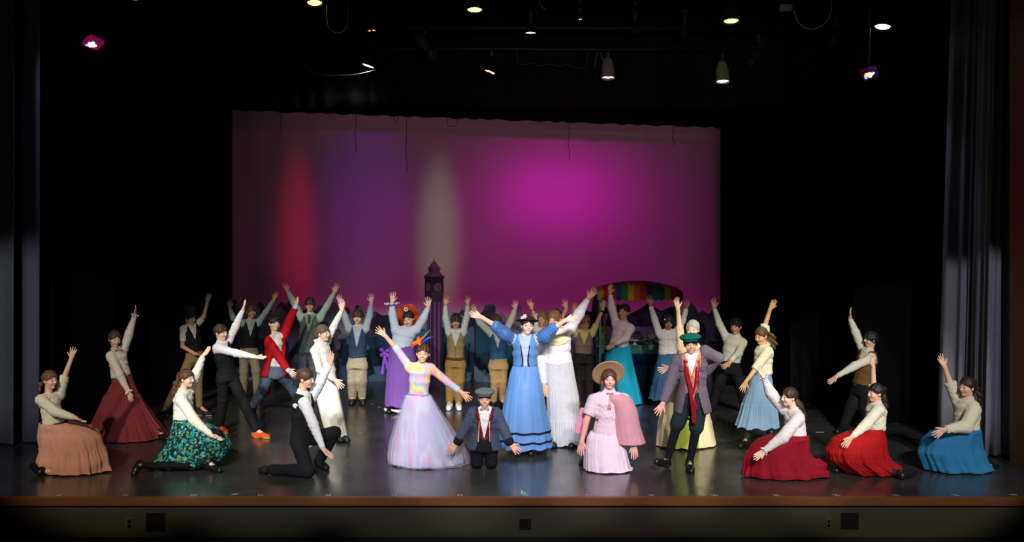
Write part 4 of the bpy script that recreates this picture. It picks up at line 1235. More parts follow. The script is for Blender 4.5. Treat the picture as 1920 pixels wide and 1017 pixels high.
        for q, d, r in ends:
            def cf(X, Y, Z, q=q, d=d):
                h = (X - q[0]) * d[0] + (Y - q[1]) * d[1] + (Z - q[2]) * d[2]
                rad = np.sqrt((X - q[0]) ** 2 + (Y - q[1]) ** 2 + (Z - q[2]) ** 2)
                return np.where(rad < .13, h, -1.)
            S.cut(cf)
        if collar:
            q = s.neck + s.up * .028 * K
            fu = nrm(s.up * 1 + s.f * .35)
            def cf(X, Y, Z):
                h = (X - q[0]) * fu[0] + (Y - q[1]) * fu[1] + (Z - q[2]) * fu[2]
                rad = np.sqrt((X - q[0]) ** 2 + (Y - q[1]) ** 2 + (Z - q[2]) ** 2)
                return np.where(rad < .085, h, -1.)
            S.cut(cf)
        o = S.build(name, m, s.root, coarse=.0095)
        s.shirtobj = o; s.sleeve_ends = ends
        return o

    def tcoords(s, X, Y, Z):
        u = s.up; m = nrm(s.f - u * (s.f @ u)); l = nrm(np.cross(u, m)); l = l if l @ s.l > 0 else -l
        px, py, pz = X - s.waist[0], Y - s.waist[1], Z - s.waist[2]
        d = lambda v: px * v[0] + py * v[1] + pz * v[2]
        return d(l), d(m), d(u), (l, m, u)

    def vest(s, hexc, kind='plain', off=.018, low=.05, vdepth=.55, buttons=4, name='vest', points=True, btn='2a2522', bolero=False):
        S = SDF(); K = s.k
        s.torso(S, off, lo=.42)
        tl = np.linalg.norm(s.neck - s.waist)
        for J, o, side in s.arms:
            sh = J[0]
            S.add(capsule(s.neck - .05 * K * s.up, s.neck * .4 + sh * .6 - .015 * s.up, .062 * K, .062 * K), .03)
        s.cloth_noise(S, .003)
        v0 = tl * (1 - vdepth)
        def cutv(X, Y, Z):
            a, b, c, _ = s.tcoords(X, Y, Z)
            wedge = np.maximum(np.abs(a) - (c - v0) * (.075 * K / (tl - v0)) , -(b - .0))
            bot = (-low - (.05 if points else 0.) * np.clip(1 - np.abs(np.abs(a) - .05) / .06, 0, 1) * (b > 0)) - c
            arm = np.minimum(np.abs(a) - .142 * K * s.w, c - tl * .5)
            d = np.maximum(np.maximum(-wedge, bot), arm)
            if bolero: d = np.maximum(d, -np.maximum(np.abs(a) - (.02 + .0 * c), -(b)))
            return d
        S.cut(cutv)
        o = S.build(name, cloth(hexc, kind), s.root, coarse=.0085)
        if buttons:
            _, _, _, (l, m, u) = s.tcoords(0., 0., 0.)
            bm = mat('button_' + btn, hx(btn), .4, .4)
            for i in range(buttons):
                c = v0 * .92 - (v0 * .92 + low) * i / max(1, buttons)
                p = s.surf(o, s.waist + u * c + l * .0, m)
                if p is None: continue
                S2 = MB(); S2.lathe([(.001, -.003), (.0085, -.002), (.009, .002), (.006, .005), (.001, .006)], 10, lambda q, p=p: p + l * q[0] + u * q[1] + m * q[2])
                S2.build('button', bm, o, True)
        return o

    def surf(s, o, p, d):
        """outermost point of mesh o along ray p + t*d (root space)"""
        from mathutils import Vector
        far = p + d * .6
        ok, loc, n, i = o.ray_cast(Vector(far), Vector(-d))
        return np.array(loc) if ok else None

    def jacket(s, hexc, kind='plain', off=.034, low=.16, gap=.05, lap=None, slr=.026, name='jacket', flare=.02, vd=.45, cuff=None, closed=False):
        S = SDF(); K = s.k; w = s.w
        s.torso(S, off, lo=.22)
        lowp = s.waist - nrm(s.up + np.array([0, 0, .6])) * low * K
        S.add(loftseg(s.waist + s.up * .05, lowp, s.l, (.125 * K * w + off, .095 * K * w + off), (.15 * K * w + off + flare, .11 * K * w + off + flare), .25), .03)
        tl = np.linalg.norm(s.neck - s.waist)
        v0 = tl * (1 - vd)
        for J, o, side in s.arms: S.add(capsule(s.neck - .04 * K * s.up, J[0], .064 * K, .07 * K), .03)
        def cf0(X, Y, Z):
            a, b, c, _ = s.tcoords(X, Y, Z)
            ww = np.where(c > v0, (.025 if closed else gap) + (c - v0) * .055 / (tl - v0), gap + (v0 - c) * .25)
            if closed: ww = np.where(c > v0, ww, .004 + np.maximum(0, -c) * .3)
            return np.maximum(-np.maximum(np.abs(a) - ww * K, -b), c - tl - .03 * K)
        S.cutnow(cf0)
        ends = []
        for J, o, side in s.arms:
            sh, e, wr, tip = J
            q = wr - nrm(wr - e) * .02
            S.add(capsule(sh, e, .05 * K + slr, .038 * K + slr), .02); S.add(capsule(e, q, .038 * K + slr, .03 * K + slr * .9), .015)
            ends.append((q, nrm(wr - e)))
        s.cloth_noise(S, .005)
        for q, d in ends:
            S.cut(lambda X, Y, Z, q=q, d=d: np.where(np.sqrt((X - q[0]) ** 2 + (Y - q[1]) ** 2 + (Z - q[2]) ** 2) < .11, (X - q[0]) * d[0] + (Y - q[1]) * d[1] + (Z - q[2]) * d[2], -1.))
        o = S.build(name, cloth(hexc, kind), s.root, coarse=.0095)
        _, _, _, (l, m, u) = s.tcoords(0., 0., 0.)
        if lap:
            for sd in (-1, 1):
                L = SDF()
                pts = [(.062, .93), (.085, .62), (.05, .40), (.03, .2)]
                rs = [.020, .036, .022, .008]
                prev = None
                for (aa, cc), r in zip(pts, rs):
                    p = s.surf(o, s.waist + u * cc * tl + l * sd * (aa + .02) * K, m)
                    if p is None: continue
                    if prev is not None:
                        L.add(loftseg(prev[0], p, l, (prev[1] * K, .009), (r * K, .009), .6), .006)
                    prev = (p, r)
                if L.ops: L.build('lapel', cloth(lap, kind), o, coarse=.006)
        if cuff:
            for q, d in ends:
                c = SDF(); c.add(capsule(q - d * .012, q - d * .03, .03 * K + slr + .002, .031 * K + slr + .002), .002)
                c.build('cuff', cloth(cuff), o, coarse=.006)
        s.ends = ends
        return o

    def sleeves_poof(s, hexc, kind='satin', r=.085, name='puff_sleeve', frac=.9):
        m = cloth(hexc, kind)
        for J, o, side in s.arms:
            sh, e, w_, tip = J
            S = SDF(); K = s.k
            q = sh + (e - sh) * frac
            mid = (sh + q) / 2 - np.array([0, 0, .02])
            S.add(capsule(sh, mid, .065 * K, r * K), .03); S.add(capsule(mid, q, r * K, .07 * K), .03)
            S.add(capsule(q, q + nrm(e - sh) * .02, .05 * K, .045 * K), .01)
            u = nrm(e - sh)
            s.cloth_noise(S, .007, 1.2)
            S.build(name, m, s.root, coarse=.009)

    def ruffle(s, q, d, r, hexc, name='cuff_ruffle', parent=None, depth=.04, flare=.04, n=9, kind='plain'):
        d = nrm(d); a = nrm(np.cross(d, (0.1, .9, .2))); b = np.cross(d, a)
        nt, nr = 72, 6
        V = []
        for j in range(nr):
            t = j / (nr - 1)
            for i in range(nt):
                th = 2 * math.pi * i / nt
                rr = r + flare * t + .008 * t * math.sin(n * th)
                V.append(q + d * (depth * t + .01 * t * math.sin(n * th + 1.5)) + rr * (a * math.cos(th) + b * math.sin(th)))
        Q = np.array([(j * nt + i, j * nt + (i + 1) % nt, (j + 1) * nt + (i + 1) % nt, (j + 1) * nt + i) for j in range(nr - 1) for i in range(nt)])
        o = link_mesh(name, np.array(V), Q, cloth(hexc, kind), parent or s.root)
        so = o.modifiers.new('s', 'SOLIDIFY'); so.thickness = .004
        return o

    def trousers(s, hexc, kind='plain', off=.014, flare=.0, short=0., name='trousers', knick=False, tight=False, baggy=0.):
        S = SDF(); K, w = s.k, s.w
        S.add(loftseg(s.hip - np.array([0, 0, .02]), s.waist + s.up * .02, s.l, (.15 * K * w + off * .6, .108 * K * w + off * .6), (.126 * K * w + off, .098 * K * w + off), .25), .02)
        for h, kn, an, toe, o in s.legs:
            e = an + nrm(kn - an) * (.005 + short)
            if tight:
                S.add(capsule(h, kn, .075 * K, .055 * K), .03); S.add(capsule(kn, e, .052 * K, .036 * K), .02)
            else:
                S.add(capsule(h, kn, .076 * K * w + off * .5, .056 * K * w + off * .6 + baggy), .035)
                if knick:
                    q = kn + (an - kn) * .12
                    S.add(capsule(kn, q, .075 * K, .06 * K), .02)
                else:
                    S.add(capsule(kn, e, .056 * K * w + off * .6 + baggy, .046 * K + off * .5 + flare + baggy * .7), .02)
        s.cloth_noise(S, .0055 if not tight else .001, .8)
        if not knick:
            for h, kn, an, toe, o in s.legs:
                d = nrm(an - kn); q = an + nrm(kn - an) * short + d * .025
                S.cut(lambda X, Y, Z, q=q, d=d: np.where(np.sqrt((X - q[0]) ** 2 + (Y - q[1]) ** 2 + (Z - q[2]) ** 2) < .1, (X - q[0]) * d[0] + (Y - q[1]) * d[1] + (Z - q[2]) * d[2], -1.))
        S.cut(lambda X, Y, Z: .006 - Z)
        return S.build(name, cloth(hexc, kind), s.root, coarse=.0105)

    def socks(s, hexc):
        for h, kn, an, toe, o in s.legs:
            S = SDF(); S.add(capsule(kn * .85 + an * .15, an, .056 * s.k, .04 * s.k), .01)
            S.build('stocking', cloth(hexc), s.root, coarse=.009)

    def shoes(s, m=None, boot=False, sole=None, legs=None, lab=None, nm='shoe'):
        m = m or SHOE_BLK; K = s.k
        for i, (h, kn, an, toe, o) in enumerate(s.legs):
            if legs is not None and i not in legs: continue
            S = SDF()
            heel = an + nrm(an - kn) * .035 * K
            if not o.get('free'): heel = np.array([an[0], an[1], .034])
            heel = heel - nrm((toe - heel)) * .02
            tt = toe.copy()
            if not o.get('free'): tt[2] = .026
            S.add(capsule(an + np.array([0, 0, .01]), heel, .048 * K, .045 * K), .02)
            S.add(capsule(heel, heel * .4 + tt * .6, .045 * K, .047 * K), .02)
            S.add(capsule(heel * .4 + tt * .6, tt, .047 * K, .039 * K), .015)
            if boot: S.add(capsule(an + nrm(kn - an) * .10, an, .052 * K, .046 * K), .015)
            if not o.get('free'): S.cut(lambda X, Y, Z: .004 - Z)
            ob = S.build(nm, m, s.root, coarse=.008)
            if sole:
                S = SDF(); S.add(capsule(heel, tt, .050 * K, .044 * K), .01)
                zc = .02
                if not o.get('free'):
                    S.cut(lambda X, Y, Z: Z - zc); S.cut(lambda X, Y, Z: .002 - Z)
                    S.build('shoe_sole', mat('sole_' + sole, hx(sole), .6, .3), ob, coarse=.007)

    def skirt(s, hexc, rows, kind='plain', amp=.05, nf=9, depth=.8, tiers=(), name='skirt', parent=None, off=0., t0=0., t1=1., cdy=0., floor=True, seed=None, m=None, nt=176, mr=64, dyrows=None, gather=0.0, hemflat=False, mind=.15, fold=.0):
        rows = list(rows); ys = np.array([r[0] for r in rows], float)
        T = (ys - ys[0]) / (ys[-1] - ys[0])
        tt = np.linspace(t0, t1, max(4, int(mr * (t1 - t0))))
        r = random.Random(seed or s.seed); ph = [r.uniform(0, 6.28) for _ in range(9)]
        xl = np.interp(tt, T, [q[1] for q in rows]); xr = np.interp(tt, T, [q[2] for q in rows]); yy = np.interp(tt, T, ys)
        dpt = np.interp(tt, T, [q[3] if len(q) > 3 else depth for q in rows])
        cy = np.interp(tt, T, [q[4] if len(q) > 4 else cdy for q in rows])
        def sm(a):
            for _ in range(2):
                a = np.concatenate([[a[0]], (a[:-2] + 2 * a[1:-1] + a[2:]) / 4, [a[-1]]])
            return a
        if len(tt) > 12: xl, xr = sm(xl), sm(xr)
        th = np.linspace(0, 2 * np.pi, nt, endpoint=False)
        V = []
        wob = (np.sin(nf * th + ph[0] + 1.2 * np.sin(2 * th + ph[3])) + .55 * np.sin((nf * 2 + 1) * th + ph[1] + np.sin(3 * th + ph[4])) + .35 * np.sin((nf - 4) * th + ph[2]))
        wob = 2.2 * (np.clip(.5 + .28 * wob, 0, 1) ** 1.5) - .9
        fine = np.sin(46 * th + ph[5]) + .6 * np.sin(31 * th + ph[6] + 2 * np.sin(5 * th))
        for i, t in enumerate(tt):
            k = (D0 + s.Y + cy[i]) / F
            cx = ((xl[i] + xr[i]) / 2 - CX) * k - s.O[0]; rx = (xr[i] - xl[i]) / 2 * k
            ry = max(rx * dpt[i], min(rx, mind) if depth < .7 else .085, .116 * s.k * s.w if name == 'skirt' else 0)
            z = H + (HY - yy[i]) * (D0 + s.Y + cy[i] - ry * t) / F
            tier = 0.; g = gather * max(0, 1 - t * 4)
            for q in tiers:
                if t >= q: tier += .010; g = max(g, .006 * math.exp(-(t - q) * 9) + .002)
            a = amp * (t ** .8) * (.6 + .4 * t)
            sl2 = .35 * np.sin((nf + 3) * th + 2.2 * t + ph[8]) + .25 * np.sin((nf * 3 + 2) * th - 1.5 * t + ph[3])
            rad = 1 + a * (wob * .8 + sl2 * .8)
            rad *= 1 + fold * (np.sin(9 * t + 3 * np.cos(th + ph[1])) * np.sin(th * 2 + 7 * t + ph[2])) * t
            x = cx + (rx + off + tier * .5) * np.cos(th) * rad + g * fine * np.cos(th)
            y = cy[i] + (ry + off + tier * .5) * np.sin(th) * rad + g * fine * np.sin(th)
            zz = z + (0 if hemflat else .012 * (t ** 4) * np.sin(nf * th + ph[7])) + 0 * th
            V.append(np.stack([x, y, np.maximum(zz, .010 + .004 * (1 + np.sin(7 * th)))], 1))
        V = np.concatenate(V); n = len(tt)
        I, Jx = np.meshgrid(np.arange(n - 1), np.arange(nt), indexing='ij')
        a = (I * nt + Jx).ravel(); b = (I * nt + (Jx + 1) % nt).ravel()
        o = link_mesh(name, V, np.stack([a, a + nt, b + nt, b], 1), m or cloth(hexc, kind), parent or s.root)
        return o

    def waistband(s, hexc, h=.03, kind='plain', off=.026, name='waistband', up=0.):
        S = SDF(); K, w = s.k, s.w
        S.add(loftseg(s.waist + s.up * (up - h / 2), s.waist + s.up * (up + h / 2), s.l, (.122 * K * w + off, .095 * K * w + off), (.122 * K * w + off, .095 * K * w + off), .06), .002)
        S.build(name, cloth(hexc, kind), s.root, coarse=.009)

    # --- hats
    def hat(s, name, prof, mtl, off=(0, .01, .05), tilt=0, ax=1., ay=1.15, n=40, wob=None, troll=0.):
        B, C = math.radians(tilt), math.radians(troll)
        def M(q):
            x, y, z = q
            y, z = y * math.cos(B) - z * math.sin(B), y * math.sin(B) + z * math.cos(B)
            x, z = x * math.cos(C) + z * math.sin(C), z * math.cos(C) - x * math.sin(C)
            return s.HL(x + off[0], y + off[1], z + off[2])
        mb = MB(); mb.lathe(prof, n, M, ax, ay, wob)
        o = mb.build(name, mtl, s.root, True)
        return o, M

    def flatcap(s, hexc, kind='tweed', h2=None):
        S = SDF(); hs = s.hs
        S.add(ellipsoid(s.HL(0, .005, .082), np.array((.124, .138, .044)) * hs, s.R), .01)
        S.add(ellipsoid(s.HL(0, .015, .060), np.array((.090, .103, .035)) * hs, s.R), .015)
        S.noise(wrinkle(s.seed, .002))
        o = S.build('flat_cap', cloth(hexc, kind), s.root, coarse=.0065)
        P_ = SDF(); P_.add(ellipsoid(s.HL(0, -.085, .052), np.array((.075, .050, .009)) * hs, s.R), .01)
        P_.build('cap_peak', cloth(hexc, kind), o, coarse=.005)
        B = SDF(); B.add(ellipsoid(s.HL(0, 0, .124), np.array((.012, .012, .006)) * hs, s.R), .01)
        B.build('cap_button', cloth(hexc, kind), o, coarse=.004)

    def glasses(s, hexc='1a1512'):
        m = mat('glasses_frame_' + hexc, hx(hexc), .4, .5)
        mb = MB()
        for q in (-1, 1):
            pts = [s.HL(q * .031 + .021 * math.cos(t), -.099 + .004 * abs(math.cos(t)), .002 + .017 * math.sin(t)) for t in np.linspace(0, 2 * math.pi, 17)]
            mb.tube(pts, .0022, 6)
            mb.tube([s.HL(q * .052, -.094, .006), s.HL(q * .075, -.03, .006), s.HL(q * .078, .01, .0)], .0018, 6)
        mb.tube([s.HL(-.010, -.100, .005), s.HL(.010, -.100, .005)], .002, 6)
        mb.build('glasses', m, s.root, True)

    def strip(s, name, pts, wd, hexc, kind='plain', thick=.008, parent=None, k=.006, coarse=.006, lat=None, wr=.002):
        """flat cloth band along points (root space)"""
        S = SDF(); k = .001
        Pn = np.array(pts); tq = np.linspace(0, len(Pn) - 1, (len(Pn) - 1) * 4 + 1)
        sp_ = np.stack([np.interp(tq, range(len(Pn)), Pn[:, i]) for i in range(3)], 1)
        for _ in range(3): sp_[1:-1] = (sp_[:-2] + 2 * sp_[1:-1] + sp_[2:]) / 4
        pts = list(sp_)
        for a, b in zip(pts, pts[1:]):
            S.add(loftseg(a, b, lat if lat is not None else s.l, (wd, thick), (wd, thick), .5), k)
        S.noise(wrinkle(s.seed + 5, wr))
        return S.build(name, cloth(hexc, kind), parent or s.root, coarse=coarse)

    def bowtie(s, hexc):
        S = SDF(); p = s.neck + s.f * .07 * s.k + s.up * .0
        for q in (-1, 1): S.add(capsule(p + s.l * q * .006, p + s.l * q * .038, .006, .017), .003)
        S.add(ellipsoid(p, (.009, .009, .009)), .003)
        S.build('bow_tie', cloth(hexc), s.root, coarse=.005)

# ------------------------------------------------------------------ the cast, left to right
# 1 kneeling girl, pink skirt
p = Person('girl kneeling at far left in cream lace sweater and long pale pink skirt', 884, (94, 713, 60), (91, 741), (101, 794), 60, k=.92,
    arms=[[(77, 750), (102, 772, -.05), (141, 784, -.1), (171, 797, -.1), dict(th='F', n=(0, .1, 1), sleeve='long')], [(111, 742), (120, 710), (134, 672), (143, 635), dict(n=(.5, -1, 0))]],
    skirted=True, hair='bun', hairc='75502f', tail=dict(pts=[(76, 722, 0), (74, 738, 0)], r=.022),
    legs=[((150, 880, 0), (80, 884), (61, 874), dict(az=.05, tz=.09)), ((178, 812, 0), (180, 872), (190, 884), {})])
p.shirt('e3dfc6', 'elbow', 'lace', blouse=.006, puff=.012, cuffh=1)
for J, o, sd in p.arms: pass
p.skirt('d9a08c', [(792, 77, 127), (803, 73, 172), (820, 71, 190), (846, 76, 197), (872, 71, 203), (893, 72, 205)], amp=.09, nf=8, depth=.62, tiers=(.5,), gather=.006, mind=.2, fold=.04)
p.shoes(legs=[0])

# 2 maroon skirt girl
p = Person('girl standing in a white high-necked blouse and tiered maroon skirt', 820, (215, 636, 42, 8), (218, 657), (227, 706), 45, k=.92, smile=False,
    arms=[[(208, 668), (224, 702, -.06), (241, 735, -.06), (248, 757, -.06), dict(th='R', n=(-.3, -1, .2), sp=.4)], [(232, 656), (242, 626), (253, 592), (256, 562), dict(n=(-1, -.35, 0), sp=.3)]],
    skirted=True, hair='bun', hairc='5a3a28', legs=[((215, 770), (200, 815), (190, 824), {}), ((250, 770), (298, 812), (314, 824), {})])
p.shirt('ded6c8', 'long', blouse=.014, puff=.012)
for q, d, r in p.sleeve_ends: p.ruffle(q - d * .01, d, .03, 'ded6c8', depth=.03, flare=.015)
p.ruffle(p.neck + p.up * .012, p.up, .052, 'ded6c8', 'collar_ruffle', depth=.02, flare=.012)
p.skirt('7d3238', [(704, 213, 246), (720, 209, 252), (747, 195, 264), (775, 184, 280), (803, 172, 296), (832, 160, 313)], amp=.06, nf=12, depth=.7, tiers=(.3, .74), gather=.006)
p.shoes(legs=[1])
p.bowtie('a5705a')

# 3 floral skirt girl
p = Person('girl lunging low in a white blouse and teal floral skirt over black tights', 872, (350, 710, 70), (343, 733), (345, 787), 62, k=.94,
    arms=[[(340, 751), (363, 787, -.08), (397, 817, -.12), (420, 828, -.12), dict(th='F', n=(0, 0, 1))], [(355, 733), (367, 702), (381, 668), (402, 641), dict(n=(-.8, -.6, 0), sp=.4)]],
    skirted=True, hair='bun', hairc='553620', tail=dict(pts=[(329, 720, 0), (327, 735, 0), (324, 748, 0)], r=.03),
    legs=[((350, 872, 0), (266, 874), (252, 888), dict(az=.09, tz=.025, kz=.08)), ((410, 815, -.05), (392, 868), (412, 884), {})])
p.shirt('e9e6e2', 'long', blouse=.014, puff=.016)
p.trousers('0f0f12', off=.004, tight=True, name='tights')
p.skirt('1f8a8c', [(785, 327, 363), (797, 323, 392), (808, 321, 411), (826, 317, 427), (843, 311, 434), (860, 299, 428), (874, 292, 412), (885, 300, 392)], 'floral', amp=.08, nf=8, depth=.8, mind=.2, fold=.03, cdy=-.06)
p.shoes()

# 4 top hat boy
p = Person('boy in black top hat, short white sleeves, dark vest and khaki trousers', 774, (356, 597, 58), (357, 609), (365, 663), 40, k=.86, skin=TAN, hs=.93,
    arms=[[(344, 617), (342, 650, -.03), (366, 664, -.12), (382, 668, -.12), dict(th='U', n=(0, 0, 1), sleeve='short')], [(371, 606), (382, 594), (389, 566), (395, 547), dict(sleeve='short')]],
    hair='crop', hairc='1d1612', legs=[((334, 722), (312, 762), (299, 779), {}), ((372, 712), (374, 762), (394, 778), {})])
p.shirt('c9c6bd', 'short')
p.vest('141519', 'plain')
p.trousers('7b6a46', off=.018)
p.shoes(mat('sneaker_black', hx('1a1a1d'), .6, .3), sole='b8b4ac', nm='sneaker')
HB = mat('hat_black_felt', hx('2a2a32'), .8, .2, bump=.1)
o, M = p.hat('top_hat', [(.001, .0), (.095, -.002), (.135, .004), (.138, .009), (.096, .006), (.083, .012), (.082, .06), (.088, .125), (.086, .130), (.001, .132)], HB, (0, .01, .04))

# 5 striding boy with black trousers
p = Person('boy in a dark vest, white shirt and black trousers, pointing right in orange sneakers', 816, (414, 624, 62), (414, 641), (425, 697), 45, k=.9, smile=False,
    arms=[[(407, 653), (443, 663, -.08), (480, 670, -.12), (504, 672, -.12), dict(th='U', n=(0, -.5, 1), sp=.3)], [(429, 639), (442, 612), (456, 581), (463, 555), dict(n=(-1, -.5, 0), sp=.3)]],
    hair='short', hairc='452a20', legs=[((418, 748), (412, 800), (424, 811), {}), ((457, 756), (480, 806), (502, 820), {})])
p.shirt('e4e0ec', 'long', puff=.008)
p.vest('15161c', low=.06, buttons=3)
p.trousers('1b1b21', off=.018, baggy=.008)
p.shoes(mat('sneaker_orange', hx('d8502c'), .6, .3, var=.4, bscale=50), sole='e7d74a', nm='sneaker')

# 6 boy at back, dark vest, arms in a V
p = Person('boy with dark vest, grey-green sleeves and pale khaki trousers, arms in a V', 752, (471, 584, 30), (469, 601), (467, 655), 20, k=.9, skin=TAN,
    arms=[[(455, 606), (437, 597), (431, 578), (428, 556)], [(484, 606), (499, 585), (514, 562), (523, 541)]],
    hair='fringe', hairc='5a4126', legs=[((458, 695), (456, 738), (454, 751), {}), ((480, 695), (482, 738), (486, 752), {})])
p.shirt('8fa79a', 'long'); p.vest('17191b'); p.trousers('8f8a74', off=.016, baggy=.006); p.shoes()

# 7 red tailcoat boy
p = Person('boy in red tailcoat over white shirt, lunging in blue-grey trousers', 775, (514, 607, 40, -4, 6), (517, 627), (514, 690), 30, k=.96, smile=True, hs=.97,
    arms=[[(505, 641), (522, 668, -.06), (540, 694, -.10), (556, 707, -.1), dict(th='R', n=(0, -1, .4))], [(533, 629), (543, 602), (554, 576), (562, 551), dict(n=(-1, -.6, 0), sp=.3)]],
    hair='side', hairc='2b1c16', legs=[((494, 728), (474, 762), (464, 774), {}), ((541, 718), (562, 752), (572, 762), {})])
p.shirt('e8e2e6', 'long', lo=.25)
p.jacket('b3121c', 'plain', low=.10, gap=.06, lap='a3101a', vd=.62, name='tailcoat', off=.03, slr=.024)
p.strip('coat_tail', [p.hip - p.f * .13 - p.l * .04 + np.array([0, 0, .1]), p.hip - p.f * .20 - p.l * .05 - np.array([0, 0, .10]), p.hip - p.f * .22 - p.l * .05 - np.array([0, 0, .32])], .075, 'a3101a')
p.trousers('5d6b86', off=.018, baggy=.01); p.shoes()
q, d = p.ends[0]; 
for q, d in p.ends:
    c = SDF(); c.add(capsule(q - d * .01, q + d * .03, .036, .036), .002); c.build('shirt_cuff', cloth('c8d4ec'), p.root, coarse=.007)

# 8 boy with glasses
p = Person('tall boy with glasses, grey vest and dark tie, arms raised in a V', 752, (581, 571, 8, 4), (581, 590), (578, 645), 5, k=.98, skin=LIGHT,
    arms=[[(565, 596), (551, 567), (539, 546), (531, 525)], [(600, 597), (613, 574), (627, 549), (634, 530)]],
    hair='fringe', hairc='3a2418', legs=[((567, 690), (566, 738), (564, 750), {}), ((588, 690), (590, 738), (592, 750), {})])
p.shirt('a3b6ad', 'long', puff=.006); o = p.vest('5f6560', low=.07); p.trousers('5b606a', off=.016); p.shoes(); p.glasses()
p.strip('necktie', [p.neck + p.f * .068, p.neck + p.f * .11 - p.up * .12], .02, '111418', 'satin')

# 9 white dress girl
p = Person('girl with low bun in long white dress, arm raised, behind the kneeling boy', 826, (606, 625, 62), (599, 642), (613, 700), 50, k=.96,
    arms=[[(590, 658), (599, 694, -.05), (628, 713, -.1), (642, 728, -.1), dict(th='R', n=(-.3, -1, .4))], [(613, 640), (626, 612), (641, 583), (644, 560), dict(n=(-.6, -1, 0), sp=.5)]],
    hair='lowbun', hairc='6b5340', feet=(630, 642))
p.shirt('ece9e4', 'long', blouse=.008)
p.skirt('e9e4e2', [(696, 595, 628), (723, 591, 634), (748, 593, 638), (789, 603, 646), (838, 617, 655)], amp=.05, nf=7, depth=.8, hemflat=True)
p.shoes()
p.ruffle(p.neck + p.up * .012, p.up, .05, 'ece9e4', 'collar', depth=.025, flare=.012)

# 10 kneeling boy
p = Person('boy kneeling on one knee in a black vest, white shirt and black trousers', 882, (573, 710, 75, 6), (567, 735), (567, 812), 62, k=1.0, skin=LIGHT, hs=1.0,
    arms=[[(572, 757), (588, 797, -.10), (606, 842, -.14), (622, 857, -.14), dict(th='F', n=(.3, -.4, .9), sp=.4)], [(582, 750), (601, 716), (620, 683), (622, 660), dict(n=(-.5, -1, 0), sp=.5)]],
    hair='crop', hairc='4a2e1e',
    legs=[((578, 884, 0), (512, 881), (490, 883), dict(az=.06, tz=.035, kz=.075)), ((627, 812, .0), (598, 868), (612, 879), {})])
p.shirt('e6dfe4', 'long', puff=.012, lo=.30)
p.vest('17171b', low=.05, buttons=3)
p.trousers('18181c', off=.02, baggy=.008); p.shoes(nm='sneaker', m=mat('sneaker_dark', hx('151517'), .6, .3))

# 11 blue vest boy
p = Person('boy in a slate blue vest and cream trousers with both arms straight up', 760, (671, 594, 0, 4), (671, 612), (670, 674), 0, k=.93, hs=.97,
    arms=[[(655, 617), (646, 592), (638, 570), (634, 549)], [(686, 617), (693, 592), (696, 568), (697, 547)]],
    hair='fringe', hairc='4b3323', legs=[((661, 715), (661, 745), (659, 758), {}), ((679, 715), (679, 745), (681, 758), {})])
p.shirt('b3bccb', 'long', puff=.006); p.vest('39526d', 'tweed', low=.09, vdepth=.62); p.trousers('b9ab95', off=.018, baggy=.012); p.shoes(mat('shoe_brown', hx('2a1d1a'), .4, .5))

# 12 purple skirt, orange hat
p = Person('woman in a floppy orange hat, white blouse and purple skirt with arms raised', 772, (766, 598, -12, 10, -8), (760, 616), (752, 650), -10, k=1.0, w=1.12, hs=1.02,
    arms=[[(742, 620), (736, 590), (735, 567), (737, 547), dict(th='R')], [(781, 618), (793, 598), (803, 577), (804, 556)]],
    hair='lowbun', hairc='2c1c18', feet=(734, 770))
p.shirt('d5def0', 'long', puff=.012, blouse=.02)
q, d, r = p.sleeve_ends[0]; p.ruffle(q - d * .02, d, .034, 'e4e6f0', depth=.012, flare=.075)
p.skirt('7a50a0', [(648, 730, 777), (677, 727, 781), (710, 724, 784), (764, 721, 788)], amp=.04, nf=8, depth=.75)
p.skirt('ecc8dc', [(764, 721, 788), (773, 719, 791)], amp=.05, nf=8, depth=.75, name='skirt_ruffle', off=-.004)
p.shoes()
HO = cloth('c8491f', 'satin')
o, M = p.hat('floppy_hat', [(.001, -.004), (.085, -.004), (.12, -.012), (.178, -.022), (.181, -.017), (.12, .0), (.088, .008), (.084, .045), (.070, .072), (.03, .084), (.001, .085)], HO, (0, .060, .022), tilt=-72,
    wob=lambda th, r: .022 * math.sin(5 * th + 1) * max(0, r - .09) / .07)
S = SDF()
for a in range(6): S.add(capsule(p.HL(.022 * math.cos(a * 1.05), -.03 + .0, .145 + .022 * math.sin(a * 1.05)), p.HL(.03 * math.cos(a * 1.05), -.035, .145 + .03 * math.sin(a * 1.05)), .012, .008), .004)
S.build('hat_flower', cloth('f0e4e8'), o, coarse=.006)
B = p.P(721, 662, -.02)
S = SDF()
for a in ((-.045, .045), (.045, .03), (-.04, -.03), (.05, -.04)): S.add(capsule(B, B + np.array([a[0], -.01, a[1]]), .012, .030), .004)
S.add(capsule(B, p.P(717, 700, -.02), .010, .030), .006); S.add(capsule(B, p.P(726, 690, -.02), .010, .024), .006)
S.noise(wrinkle(3, .003)); S.build('sash_bow', cloth('7b3fb0', 'satin'), p.root, coarse=.006)

